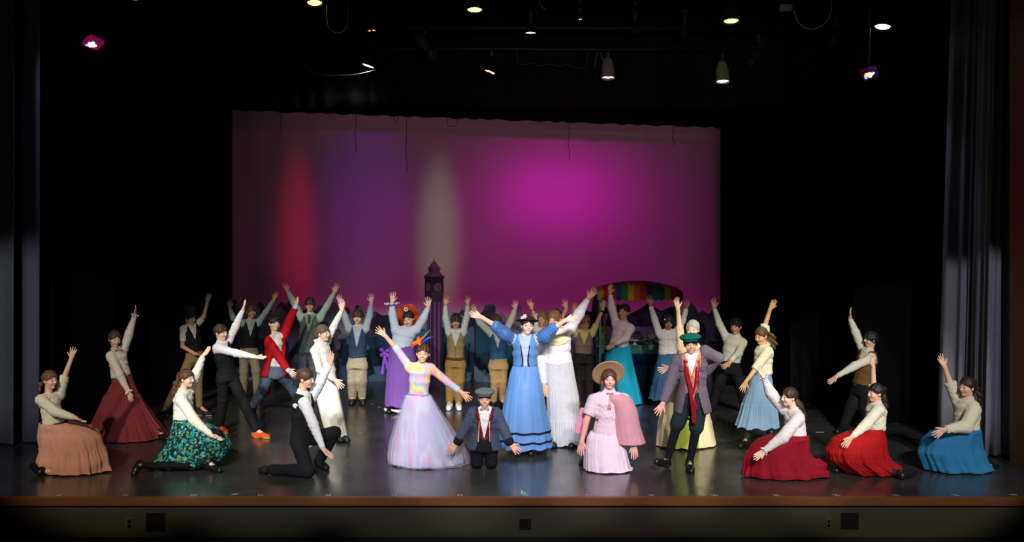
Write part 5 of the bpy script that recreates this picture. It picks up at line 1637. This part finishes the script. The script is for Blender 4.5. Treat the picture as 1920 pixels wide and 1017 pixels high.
# 13 rainbow dress girl
p = Person('girl in rainbow lace top, pale lilac tulle skirt and feathered orange headpiece', 868, (793, 663, 0, 0, 3), (789, 682), (785, 741), -5, k=.94, smile=True, hs=1.0, skin=hx('dca58a'),
    arms=[[(768, 690), (745, 656, -.02), (722, 630, -.04), (702, 614, -.04), dict(th='R', sp=1.15, sleeve='elbow', sl=.25)], [(808, 691), (838, 716, -.02), (866, 737, -.04), (882, 752, -.04), dict(th='U', sleeve='elbow', sl=.8)]],
    hair='bun', hairc='4a2a1a')
p.shirt('d8a0b8', 'elbow', 'rainbow', off=.008, collar=False, wr=.001)
p.skirt('cfc0dc', [(740, 762, 806), (764, 754, 818), (795, 745, 835), (835, 735, 855), (868, 731, 868), (888, 733, 868)], 'pastel', amp=.05, nf=10, depth=.75)
m, nt, b = new_mat('tulle'); b.inputs['Base Color'].default_value = (*hx('c9bfe0'), 1); b.inputs['Alpha'].default_value = .32; b.inputs['Roughness'].default_value = .6
TUL = m
p.skirt('cfc0dc', [(741, 761, 807), (764, 752, 820), (795, 742, 839), (835, 732, 862), (868, 728, 877), (889, 731, 880)], amp=.055, nf=13, depth=.8, name='tulle_overskirt', m=TUL, off=.012, seed=77)
p.waistband('a57fc8', .035, 'satin', off=.018, name='satin_belt')
S = SDF(); c = p.P(782, 642, -.06)
rr = random.Random(4)
for a in range(9):
    d = np.array([rr.uniform(-1, 1), rr.uniform(-.8, .3), rr.uniform(-1, 1)]); d = nrm(d)
    S.add(capsule(c, c + d * .055, .022, .016), .004)
S.noise(wrinkle(9, .005)); hp = S.build('flower_headpiece', cloth('d8621f', 'satin'), p.root, coarse=.006)
for (x0, y0, x1, y1, hc_, nm) in ((790, 640, 808, 618, '1f8f3c', 'green'), (790, 645, 812, 631, '2a48c8', 'blue'), (780, 648, 800, 628, 'e2552a', 'orange'), (778, 640, 772, 655, 'd84a20', 'orange')):
    F1 = SDF(); a, b_ = p.P(x0, y0, -.07), p.P(x1, y1, -.09); mid = (a + b_) / 2 + np.array([0, 0, .015])
    F1.add(capsule(a, mid, .006, .013), .004); F1.add(capsule(mid, b_, .013, .003), .004)
    F1.noise(lambda X, Y, Z: .002 * np.sin(400 * X + 300 * Z))
    tagged(F1.build('feather', cloth(hc_, 'satin'), hp, coarse=.005), nm + ' feather')

# 14 tan vest boy
p = Person('boy in tan vest, gold-brown trousers and white sneakers, both arms straight up', 768, (855, 602, 0, 8), (855, 620), (854, 672), 0, k=.9, skin=TAN,
    arms=[[(842, 624), (836, 597), (835, 572), (837, 550)], [(868, 624), (875, 597), (877, 572), (879, 549)]],
    hair='bowl', hairc='2a1c16', legs=[((844, 715), (843, 752), (841, 768), {}), ((862, 715), (860, 752), (861, 768), {})])
p.shirt('c6c3c0', 'long', puff=.004); p.vest('a2845a', 'tweed', low=.0, points=False); p.trousers('8f6c38', off=.018, baggy=.01)
p.shoes(mat('sneaker_white', hx('e4e4ea'), .5, .4), nm='sneaker'); p.waistband('5a3018', .032, off=.033, name='belt')
S = SDF(); c = p.neck + p.f * .075
for q in ((-.035, -.03), (.035, -.03)): S.add(capsule(c, c + p.l * q[0] + p.up * q[1], .008, .014), .003)
S.build('neck_scarf', cloth('d8d2c6'), p.root, coarse=.006)

# 15 kneeling boy with cap
p = Person('smiling boy kneeling upright in a grey flat cap, blue-grey jacket and bow tie', 880, (909, 748, 0, 0), (909, 766), (908, 824), 0, k=.98, hs=.96, smile=True, skin=hx('d9a184'),
    arms=[[(888, 776), (872, 803, -.03), (856, 833, -.1), (841, 850, -.13), dict(th='U', n=(0, -1, .5), sp=1.1)], [(930, 776), (945, 805, -.03), (957, 834, -.1), (972, 848, -.13), dict(th='U', n=(0, -1, .5), sp=1.1)]],
    hair='short', hairc='6a4a30',
    legs=[((894, 884, -.12), (893, 874), (893, 868), dict(free=.40, ady=.30)), ((921, 884, -.12), (921, 874), (921, 868), dict(free=.40, ady=.30))])
for i, (h, kn, an, toe, o) in enumerate(p.legs):
    an[2] = .06; toe[2] = .04; kn[2] = .07
p.shirt('e6e0e0', 'long')
p.vest('5a1420', 'satin', off=.02, vdepth=.95, low=.06, buttons=3)
p.jacket('48526a', 'tweed', gap=.062, lap='3d465c', vd=.9, low=.10, cuff='15161c', slr=.022)
p.bowtie('8b8f98')
p.trousers('17171b', off=.02); p.shoes()
for q in (-1, 1): p.strip('suspender', [p.neck + p.l * q * .055 * 1 + p.f * .085 - p.up * .04, p.waist + p.l * q * .06 + p.f * .13 + p.up * .16, p.waist + p.l * q * .065 + p.f * .135], .008, 'c99a86', thick=.005)
p.flatcap('6c7478')

# 16 boy behind, blue vest
p = Person('boy in blue vest and tan trousers, half hidden behind the lady in blue', 765, (931, 604, 0, 8), (933, 622), (934, 676), 0, k=.9, skin=LIGHT,
    arms=[[(921, 626), (900, 605), (890, 588), (886, 568)], [(946, 626), (957, 602), (966, 580), (967, 559)]],
    hair='fringe', hairc='6a4426', legs=[((927, 715), (926, 750), (924, 764), {}), ((942, 715), (942, 750), (944, 764), {})])
p.shirt('cfcabc', 'long', puff=.006); p.vest('2c5578', low=.03, points=False); p.trousers('ab8a5c', off=.016); p.shoes(); p.waistband('c9c4b4', .03, off=.016, name='shirt_tail', up=-.02)

# 17 lady in blue
p = Person('lady in blue satin dress with black trim and dark flowered hat, arms spread', 849, (989, 611, 8, -4, 4), (984, 631), (985, 687), 0, k=1.0, smile=True, hs=1.0, lipc='c0405a',
    arms=[[(962, 636), (930, 612, -.08), (902, 595, -.12), (877, 588, -.12), dict(th='U', sp=.5, n=(0, -1, .6))], [(1008, 636), (1037, 616, -.10), (1061, 601, -.16), (1081, 597, -.16), dict(th='U', sp=.3, n=(0, -1, .6))]],
    hair='lowbun', hairc='33211a', feet=(973, 995))
p.shirt('aebfe0', 'elbow', 'vstripe', puff=.004)
for ar in p.arms: pass
p.sleeves_poof('4a72b4', 'satin', .082, frac=1.0)
V_ = p.vest('5b86bf', 'satin', off=.026, low=-.01, points=False, buttons=0, name='short_jacket', vdepth=.9, bolero=True)
for q in (-1, 1):
    pts = []
    for cc, aa in ((.92, .058), (.7, .052), (.45, .042), (.2, .032), (.04, .045)):
        tl = np.linalg.norm(p.neck - p.waist); pt = p.surf(V_, p.waist + p.up * cc * tl + p.l * q * (aa), p.f)
        if pt is not None: pts.append(pt + p.f * .003)
    if len(pts) > 1:
        mb = MB(); mb.tube(pts, .0075, 6); mb.build('braid_trim', cloth('10131c'), V_, True)
rows = [(685, 963, 1008), (700, 957, 1010), (727, 951, 1017), (766, 944, 1023), (805, 938, 1031), (846, 932, 1036)]
sk = p.skirt('5f8cc8', rows, 'satin', amp=.045, nf=10, depth=.8, gather=.006)
for a, b_ in ((.785, .812), (.905, .93)):
    p.skirt('10131c', rows, amp=.045, nf=10, depth=.8, name='trim_band', t0=a, t1=b_, off=.004, parent=sk)
p.shoes(boot=True); p.waistband('5b88c4', .03, 'satin', off=.018)
HG = mat('hat_dark_felt', hx('22282a'), .8, .2, bump=.1)
o, M = p.hat('flowered_hat', [(.001, .0), (.095, -.004), (.138, .006), (.14, .012), (.097, .006), (.086, .012), (.082, .045), (.06, .066), (.001, .070)], HG, (0, .01, .050), tilt=-10)
for i, (x, y, z, c, nm) in enumerate([(-.075, -.07, .03, 'e8e6dc', 'white_flower'), (-.05, -.09, .05, 'e8e6dc', 'white_flower'), (-.095, -.05, .02, 'c4182a', 'berry'), (.075, -.075, .03, 'c4182a', 'berry'), (.06, -.09, .045, 'c4182a', 'berry'), (-.03, -.095, .03, 'c4182a', 'berry')]):
    S = SDF(); c0 = M((x, y, z))
    if nm == 'berry': S.add(ellipsoid(c0, (.012, .012, .012)), .002)
    else:
        for a in range(5): S.add(capsule(c0, c0 + .02 * np.array([math.cos(a * 1.26), -.3, math.sin(a * 1.26)]), .006, .009), .003)
    S.build(nm, mat('bloom_' + c, hx(c), .5, .4), o, coarse=.005)

# 18 lady in white-grey skirt
p = Person('woman in white blouse with yellow-green yoke and long pale grey dotted skirt', 835, (1040, 600, -28, 10, -8), (1046, 618), (1048, 681), -8, k=1.02, w=1.08, hs=1.02, skin=hx('d9a58c'),
    arms=[[(1025, 626), (1014, 672, -.02), (1020, 722, -.05), (1023, 741, -.05), dict(th='R', sp=.3)], [(1069, 617), (1086, 588), (1103, 560), (1118, 542), dict(th='L', n=(.1, -1, .2))]],
    hair='down', hairc='75502f', tail=dict(pts=[(1026, 606, .05), (1019, 612, .05)], r=.035), feet=(1040, 1072))
p.shirt('e9e0ea', 'long', 'vstripe', puff=.02, blouse=.03, h2=None) if False else p.shirt('e6e0e8', 'long', 'vstripe', puff=.018, blouse=.03)
p.skirt('b9bcc4', [(677, 1024, 1073), (700, 1024, 1077), (748, 1025, 1086), (789, 1027, 1087), (838, 1026, 1090)], 'dots', amp=.045, nf=10, depth=.75, tiers=(.69,), gather=.006)
p.shoes(boot=True)
yk = SDF(); 
p.torso(yk, .022)
p_ = p
def ykcut(X, Y, Z, p=p):
    a, b, c, _ = p.tcoords(X, Y, Z); tl = np.linalg.norm(p.neck - p.waist)
    return np.maximum(np.maximum(tl * .55 + .25 * np.abs(a) - c, c - tl * .9), np.abs(a) - .12)
yk.cut(ykcut); yk.build('yoke', cloth('dde0a8', 'lace'), p.root, coarse=.0085)

# 19 hidden girl behind
p = Person('light-haired girl with a bracelet on her raised arm, mostly hidden behind two ladies', 775, (1016, 598, -10, 5), (1018, 616), (1022, 668), 0, k=.92, skin=TAN,
    arms=[[(1007, 618), (1004, 597), (997, 578), (989, 557)], [(1032, 618), (1052, 602), (1062, 578), (1057, 551)]],
    hair='full', hairc='80603a')
p.shirt('d9d4c4', 'elbow', puff=.01)
for q, d, r in p.sleeve_ends[:1]: p.ruffle(q, d, .04, 'e2ddcc', depth=.03, flare=.02)
p.skirt('3b3f4c', [(668, 1008, 1037), (720, 1004, 1042), (774, 1000, 1046)], amp=.05, nf=9)
J = p.arms[0][0]; a = J[2] + nrm(J[1] - J[2]) * .03; d = nrm(J[2] - J[1])
u1 = nrm(np.cross(d, (0, 1, 0))); u2 = np.cross(d, u1)
mb = MB(); mb.tube([a + .033 * (u1 * math.cos(t) + u2 * math.sin(t)) for t in np.linspace(0, 6.283, 17)], .005, 6); mb.build('bracelet', SHOE_BLK, p.root, True)

# 20 boy with glasses, tan vest
p = Person('boy with glasses, yellow short-sleeved shirt, grey-tan vest and watch, arms raised', 766, (1097, 605, 5, 14), (1095, 621), (1094, 665), 0, k=.9, skin=TAN,
    arms=[[(1081, 626), (1073, 602), (1075, 584), (1081, 563), dict(sleeve='short')], [(1110, 625), (1121, 602), (1130, 580), (1134, 557), dict(sleeve='short', n=(-.7, -1, 0), sp=.3)]],
    hair='short', hairc='7a5530', legs=[((1085, 710), (1084, 748), (1082, 762), {}), ((1104, 710), (1105, 748), (1108, 763), {})])
p.shirt('cdb87a', 'short'); p.vest('8b7f6a', 'tweed', low=.07); p.trousers('2a211d', off=.016, baggy=.008); p.shoes(mat('shoe_tan', hx('8a5326'), .5, .4)); p.glasses()
J = p.arms[1][0]; a = J[2] + nrm(J[1] - J[2]) * .03; d = nrm(J[2] - J[1])
u1 = nrm(np.cross(d, (0, 1, 0))); u2 = np.cross(d, u1)
mb = MB(); mb.tube([a + .031 * (u1 * math.cos(t) + u2 * math.sin(t)) for t in np.linspace(0, 6.283, 17)], .008, 6); mb.lathe([(.001, -.006), (.016, -.006), (.016, .004), (.001, .004)], 14, lambda q: a + np.array([q[0], -.036 - q[2], q[1]])); mb.build('wristwatch', SHOE_BLK, p.root, True)

# 21 turquoise skirt woman
p = Person('woman in pale pink blouse and bright turquoise skirt, one arm up', 757, (1170, 585, -32, -4, 4), (1169, 603), (1160, 648), -30, k=1.0, skin=TAN, lipc='a84a4a', hs=1.0,
    arms=[[(1155, 607), (1147, 578), (1144, 552), (1144, 528), dict(th='R', n=(.6, -1, 0), sp=.6)], [(1182, 616), (1173, 634, -.10), (1153, 645, -.2), (1139, 653, -.22), dict(th='F', n=(0, -.6, 1))]],
    hair='lowbun', hairc='1c1314')
p.shirt('dcc4cc', 'long', puff=.016, blouse=.012)
for i in range(5):
    t = .15 + i * .16; c = p.waist + (p.neck - p.waist) * t
    pt = p.surf(p.shirtobj, c - p.l * .02, p.f)
p.skirt('1597b8', [(645, 1142, 1180), (660, 1137, 1183), (686, 1132, 1188), (727, 1126, 1197), (764, 1119, 1205)], 'pleats', amp=.045, nf=12, depth=.75, gather=.006)
p.shoes()

# 22 kneeling pink girl with boater
p = Person('woman kneeling in front in a pink dress, dusty pink cape and straw boater hat', 882, (1142, 711, 5, 0, 2), (1143, 734), (1137, 812), 0, k=1.05, w=1.05, hs=1.02, skin=hx('dda296'), smile=False, lipc='c25a66',
    arms=[[(1114, 752), (1099, 790, -.05), (1091, 828, -.08), (1088, 852, -.08), dict(sleeve='short', th='R', sp=.4)], [(1169, 752), (1185, 798, -.05), (1189, 835, -.1), (1190, 858, -.1), dict(sleeve='short', th='L', sp=.4)]],
    hair='down', hairc='4a2c22')
p.shirt('d9c0d2', 'short', puff=.020, blouse=.004)
p.skirt('dcc8dc', [(809, 1108, 1164), (822, 1101, 1168), (848, 1096, 1175), (875, 1095, 1181), (899, 1096, 1187)], amp=.055, nf=9, depth=.72, gather=.006, mind=.2)
p.waistband('e08aa0', .022, 'lace', off=.02, name='belt_trim')
p.skirt('c08a98', [(738, 1136, 1166), (746, 1136, 1184), (770, 1146, 1195), (800, 1150, 1200), (836, 1151, 1210)], amp=.03, nf=6, depth=.85, name='cape', cdy=-.02, seed=5, mind=.17, hemflat=True)
S = SDF()
for pt in ((1141, 741),): pass
c = p.neck + p.f * .085 - p.up * .01
for q in (-1, 1): S.add(capsule(c, c + p.l * q * .03 + p.up * -.0, .006, .012), .003); S.add(capsule(c, c + p.l * q * .012 - p.up * .16 + p.f * .06, .006, .008), .003)
S.build('cape_ribbon', cloth('b87a8a', 'satin'), p.root, coarse=.006)
p.strip('satin_cape_lining', [p.P(1100, 768, .10), p.P(1092, 795, .08), p.P(1088, 815, .08)], .075, 'd48aa6', 'satin', thick=.012)
for q in (-1, 1):
    H1 = SDF(); pts = [p.HL(q * .062, -.02, .03), p.HL(q * .078, -.01, -.04), p.HL(q * .085, -.03, -.12)]
    for a, b_ in zip(pts, pts[1:]): H1.add(capsule(a, b_, .018, .014), .01)
    H1.noise(lambda X, Y, Z: .002 * np.sin(260 * X + 100 * Y)); H1.build('hair_strand', hair_mat('4a2c22'), p.root, coarse=.006)
STR = mat('straw', hx('b08a66'), .7, .3, bump=.6, bscale=90, var=.15)
o, M = p.hat('boater_hat', [(.001, .0), (.09, -.001), (.168, .0), (.182, -.004), (.184, .003), (.170, .006), (.09, .006), (.087, .012), (.084, .050), (.074, .062), (.001, .066)], STR, (0, .060, .050), tilt=-50)
mb = MB(); mb.lathe([(.0885, .012), (.0905, .012), (.0880, .032), (.086, .032)], 40, M, 1, 1.15); mb.build('hat_band', cloth('8a6a58', 'satin'), o, True)
S = SDF(); a = p.P(1093, 866, .18); S.add(capsule(a, p.P(1089, 872, .32), .04, .032), .01); S.cut(lambda X, Y, Z: .004 - Z); S.build('shoe', SHOE_BLK, p.root, coarse=.008)

# 23 girl in denim skirt behind
p = Person('girl with dark hair, white button blouse and denim blue skirt, arms raised', 765, (1253, 604, 0, 18), (1252, 620), (1252, 664), 0, k=.95, w=1.08, skin=BROWN,
    arms=[[(1236, 625), (1227, 598), (1220, 573), (1215, 552)], [(1268, 625), (1280, 602), (1287, 578), (1294, 553), dict(sp=.4, n=(-.5, -1, 0))]],
    hair='full', hairc='15100f')
p.shirt('cfc6cc', 'long', puff=.004, blouse=.008)
for i in range(6):
    pt = p.surf(p.shirtobj, p.waist + (p.neck - p.waist) * (.05 + i * .15), p.f)
    if pt is not None:
        mb = MB(); mb.lathe([(.001, -.002), (.006, -.001), (.006, .003), (.001, .004)], 8, lambda q, pt=pt: pt + p.l * q[0] + p.up * q[1] + p.f * q[2]); mb.build('button', mat('btn_dark', hx('3a3033'), .4), p.shirtobj, True)
p.skirt('355a80', [(662, 1236, 1269), (680, 1231, 1274), (697, 1228, 1278), (724, 1223, 1281), (753, 1217, 1284)], amp=.045, nf=9, depth=.75, tiers=(.7,), gather=.005)
p.shoes()
mb = MB(); mb.box(tuple(p.HL(-.062, -.05, .062) - .006), tuple(p.HL(-.062, -.05, .062) + .012)); mb.build('hair_clip', mat('clip', hx('d8d8e0'), .3, .6), p.root)

# 24 silver haired woman behind green cap
p = Person('silver-haired woman in peach and cream dress behind the green-capped boy', 836, (1299, 618, -20, 0), (1293, 640), (1291, 692), -15, k=.98, skin=FAIR, hs=1.0,
    arms=[[(1279, 652), (1274, 613), (1271, 580), (1266, 553), dict(n=(.5, -1, 0), sp=.8, th='R', sleeve='elbow', sl=.05)], [(1305, 655), (1280, 690, -.12), (1255, 690, -.22), (1229, 699, -.25), dict(th='U', sleeve='elbow', sl=.1, n=(0, -1, .5))]],
    hair='lowbun', hairc='b9b9b4')
p.shirt('e3c79a', 'elbow', puff=.004)
p.skirt('dccfa6', [(690, 1272, 1311), (744, 1243, 1322), (795, 1233, 1334), (843, 1230, 1342)], 'plain', amp=.05, nf=9, depth=.6)
p.skirt('b8c24e', [(690, 1278, 1305), (744, 1266, 1306), (795, 1262, 1308), (843, 1259, 1312)], 'satin', amp=.03, nf=6, depth=.6, name='skirt_panel', cdy=-.16, seed=9)
p.shoes()

# 25 green cap boy
p = Person('boy striding in green flat cap, purple-grey coat, red scarf and knickerbockers', 880, (1295, 646, -6, 0, -4), (1297, 663), (1299, 738), -12, k=1.0, smile=True, hs=1.0, skin=hx('dda296'), lipc='c25a66',
    arms=[[(1270, 678), (1256, 720, -.03), (1243, 757, -.08), (1228, 780, -.1), dict(th='R', sp=1.2, n=(0, -1, .2))], [(1322, 660), (1346, 672, .10), (1322, 700, .28), (1306, 706, .32), dict(th='U')]],
    hair='short', hairc='3a261c',
    legs=[((1270, 795, -.02), (1251, 864), (1231, 866), dict(free=-.12, ady=.03)), ((1306, 800), (1293, 868), (1296, 885), {})])
p.shirt('ece2ea', 'long')
p.vest('c98a5e', 'satin', off=.02, vdepth=.5, low=.04, buttons=3, points=False)
p.jacket('73677a', 'tweed', gap=.062, lap='655a6c', vd=.9, low=.20, flare=.03, slr=.026, off=.036)
p.trousers('1f2e33', knick=True, off=.026, baggy=.016, name='knickerbockers'); p.socks('141518')
p.shoes()
p.flatcap('0f6f64')
jk = [o_ for o_ in p.root.children if o_.name.startswith('jacket')][0]
tl = np.linalg.norm(p.neck - p.waist)
S = SDF()
fr = lambda a, c, o_=.015: (lambda q: (q if q is not None else p.waist + p.up * c * tl + p.f * .15) + p.f * o_)(p.surf(p.shirtobj, p.waist + p.up * c * tl + p.l * a, p.f)) 
sc1 = [p.neck - p.f * .06 - p.l * .03, p.neck - p.l * .075 + p.up * .0, fr(-.068, .82), fr(-.055, .5, .03), fr(-.01, .2, .045), fr(.015, -.1, .05) , p.waist + p.l * .02 - np.array([0, 0, .18]) + p.f * .19, p.waist + p.l * .025 - np.array([0, 0, .30]) + p.f * .19]
sc2 = [p.neck - p.f * .06 + p.l * .03, p.neck + p.l * .075 + p.up * .0, fr(.07, .82), fr(.06, .5, .03), fr(.05, .2, .045), fr(.05, -.05, .05), p.waist + p.l * .055 - np.array([0, 0, .14]) + p.f * .19]
p.strip('scarf', sc1, .028, '8a1028', 'plain', thick=.012, coarse=.0075); p.strip('scarf', sc2, .024, '8a1028', 'satin', thick=.012, coarse=.0075)

# 26 white shirt boy
p = Person('boy in cream shirt and black trousers leaning with one arm raised', 776, (1380, 612, -32, 4), (1380, 629), (1369, 682), -35, k=1.0, w=1.08, skin=TAN, hs=1.0,
    arms=[[(1362, 634), (1349, 608), (1339, 578), (1337, 557), dict(n=(.4, -1, 0), sp=.7)], [(1393, 643), (1384, 663, -.1), (1369, 679, -.18), (1356, 689, -.2), dict(th='F', n=(0, -.6, 1))]],
    hair='side', hairc='141013', legs=[((1349, 722), (1333, 764), (1324, 776), {}), ((1388, 722), (1397, 762), (1394, 778), {})])
p.shirt('d4cfc0', 'long', puff=.006, lo=.1); p.trousers('17181b', off=.018, baggy=.012); p.shoes()

# 27 light blue skirt girl
p = Person('girl with curly ponytail, cream blouse and light blue ruffled skirt, looking down', 834, (1427, 630, -50, 14), (1433, 648), (1430, 700), -45, k=.93, skin=hx('d8a67c'),
    arms=[[(1437, 652), (1434, 612), (1444, 580), (1456, 557), dict(n=(-.6, -1, 0), sp=.3, sleeve='elbow', sl=.1)], [(1440, 660), (1417, 692, -.06), (1399, 716, -.12), (1389, 736, -.12), dict(th='R', sleeve='elbow', sl=.1)]],
    skirted=True, hair='bun', hairc='553a20', tail=dict(pts=[(1446, 630, 0), (1452, 645, 0), (1450, 658, 0)], r=.045, curl=.012),
    legs=[((1402, 770), (1400, 823), (1389, 838), {}), ((1438, 768), (1452, 800), (1446, 812), {})])
p.shirt('e2dcc8', 'elbow', puff=.012, blouse=.008)
p.skirt('7f9dc0', [(698, 1413, 1444), (715, 1407, 1448), (752, 1394, 1454), (776, 1388, 1457), (806, 1379, 1460)], amp=.055, nf=9, depth=.8, tiers=(.56,), gather=.006)
p.shoes(mat('shoe_green_black', hx('1d2b20'), .35, .5), nm='ankle_boot', boot=True)

# 28 kneel dark red
p = Person('girl kneeling with long dark hair, white puff-sleeved blouse and dark crimson skirt', 893, (1480, 745, -72), (1488, 769), (1492, 817), -60, k=.95,
    arms=[[(1470, 768), (1446, 738), (1433, 709), (1419, 681), dict(n=(.7, -1, 0), sp=.4)], [(1497, 785), (1467, 821, -.08), (1433, 846, -.14), (1414, 860, -.14), dict(th='F', n=(-.3, -1, .5), sp=.4)]],
    hair='down', hairc='3a211a', tail=dict(pts=[(1500, 762, 0), (1506, 778, .02), (1508, 797, .02)], r=.045))
p.shirt('ddd2de', 'long', 'dots', puff=.022, blouse=.008)
for q, d, r in p.sleeve_ends: p.ruffle(q - d * .01, d, .03, 'ddd2de', depth=.03, flare=.015)
p.skirt('8c1026', [(814, 1471, 1515), (826, 1420, 1517), (838, 1408, 1517), (852, 1402, 1518), (871, 1397, 1530), (890, 1394, 1551), (911, 1398, 1553)], amp=.09, nf=9, depth=.5, mind=.22, fold=.05)
p.skirt('8c1026', [(858, 1500, 1534), (872, 1503, 1552), (893, 1503, 1546), (912, 1504, 1550)], amp=.10, nf=6, depth=.7, name='skirt_train', cdy=-.04, seed=31)

# 29 boy with bowl hair back right
p = Person('boy with black bowl haircut, brown vest and black trousers at right', 808, (1633, 636, -78), (1630, 655), (1616, 722), -60, k=.98, skin=LIGHT,
    arms=[[(1618, 655), (1604, 623), (1594, 598), (1595, 573), dict(n=(1, -.4, 0), sp=.3)], [(1634, 672), (1602, 687, -.08), (1569, 706, -.12), (1550, 721, -.12), dict(th='F', n=(0, -.5, 1))]],
    hair='bowl', hairc='141013', legs=[((1596, 764), (1582, 800), (1570, 811), {}), ((1620, 766), (1628, 798), (1618, 811), {})])
p.shirt('d2ccbc', 'long', puff=.008); p.vest('6a4a26', 'plain', low=.03, points=False); p.trousers('141416', off=.018, baggy=.012); p.shoes()

# 30 kneel red
p = Person('girl kneeling with black ponytail, cream blouse and bright red plaid skirt', 884, (1642, 737, -75), (1644, 757), (1641, 805), -62, k=.95, smile=True, skin=LIGHT,
    arms=[[(1638, 762), (1638, 725), (1637, 690), (1634, 657), dict(n=(.8, -1, 0), sp=.6, sleeve='elbow', sl=.1)], [(1647, 770), (1624, 797, -.08), (1596, 821, -.14), (1574, 848, -.14), dict(th='L', n=(0, -1, .2), sp=.5)]],
    skirted=True, hair='bun', hairc='1a1112', tail=dict(pts=[(1658, 748, 0), (1661, 762, 0), (1657, 778, 0)], r=.035),
    legs=[((1580, 830, .02), (1584, 872), (1568, 884), {}), ((1640, 874, .05), (1688, 890), (1713, 886), dict(az=.05, tz=.06, kz=.09))])
p.shirt('d8d2c0', 'long', puff=.016, blouse=.008)
p.skirt('b8141c', [(803, 1620, 1656), (814, 1582, 1659), (826, 1561, 1661), (850, 1548, 1663), (868, 1555, 1666), (884, 1572, 1688), (902, 1602, 1693)], 'plaid', amp=.09, nf=9, depth=.75, cdy=-.06, tiers=(.6,), mind=.2, fold=.05)
p.shoes(); p.trousers('26303c', tight=True, off=.002, name='tights')
mb = MB(); c = p.HL(0, .10, .02)
mb.tube([c + .022 * (p.R[:, 0] * math.cos(t) + p.R[:, 2] * math.sin(t)) for t in np.linspace(0, 6.283, 13)], .006, 6); mb.build('hair_tie', cloth('5fae4a'), p.root, True)

# 31 kneel blue
p = Person('girl kneeling at far right in cream blouse and long blue skirt', 882, (1813, 726, -62), (1816, 749), (1811, 804), -55, k=1.0, w=1.12, skin=LIGHT, hs=1.0,
    arms=[[(1798, 757), (1781, 718), (1771, 688), (1755, 655), dict(n=(.4, -1, 0), sp=1, sleeve='elbow', sl=.05)], [(1825, 770), (1812, 800, -.12), (1771, 806, -.2), (1745, 822, -.2), dict(th='U', n=(0, -1, .3), sp=.8)]],
    hair='bun', hairc='2c1a18', tail=dict(pts=[(1832, 730, 0), (1838, 742, 0), (1836, 756, 0)], r=.035, curl=.008))
p.shirt('d4cdb4', 'long', puff=.022, blouse=.012, slr=.022)
p.skirt('2f7cae', [(802, 1788, 1837), (812, 1745, 1839), (830, 1727, 1841), (850, 1722, 1844), (871, 1728, 1852), (884, 1734, 1860), (897, 1742, 1862)], 'stripe', amp=.09, nf=8, depth=.6, mind=.22, fold=.05)
S = SDF(); a = p.P(1858, 873, .08); S.add(capsule(a, p.P(1868, 876, .10), .04, .035), .01); S.cut(lambda X, Y, Z: .004 - Z); S.build('shoe', SHOE_BLK, p.root, coarse=.008)
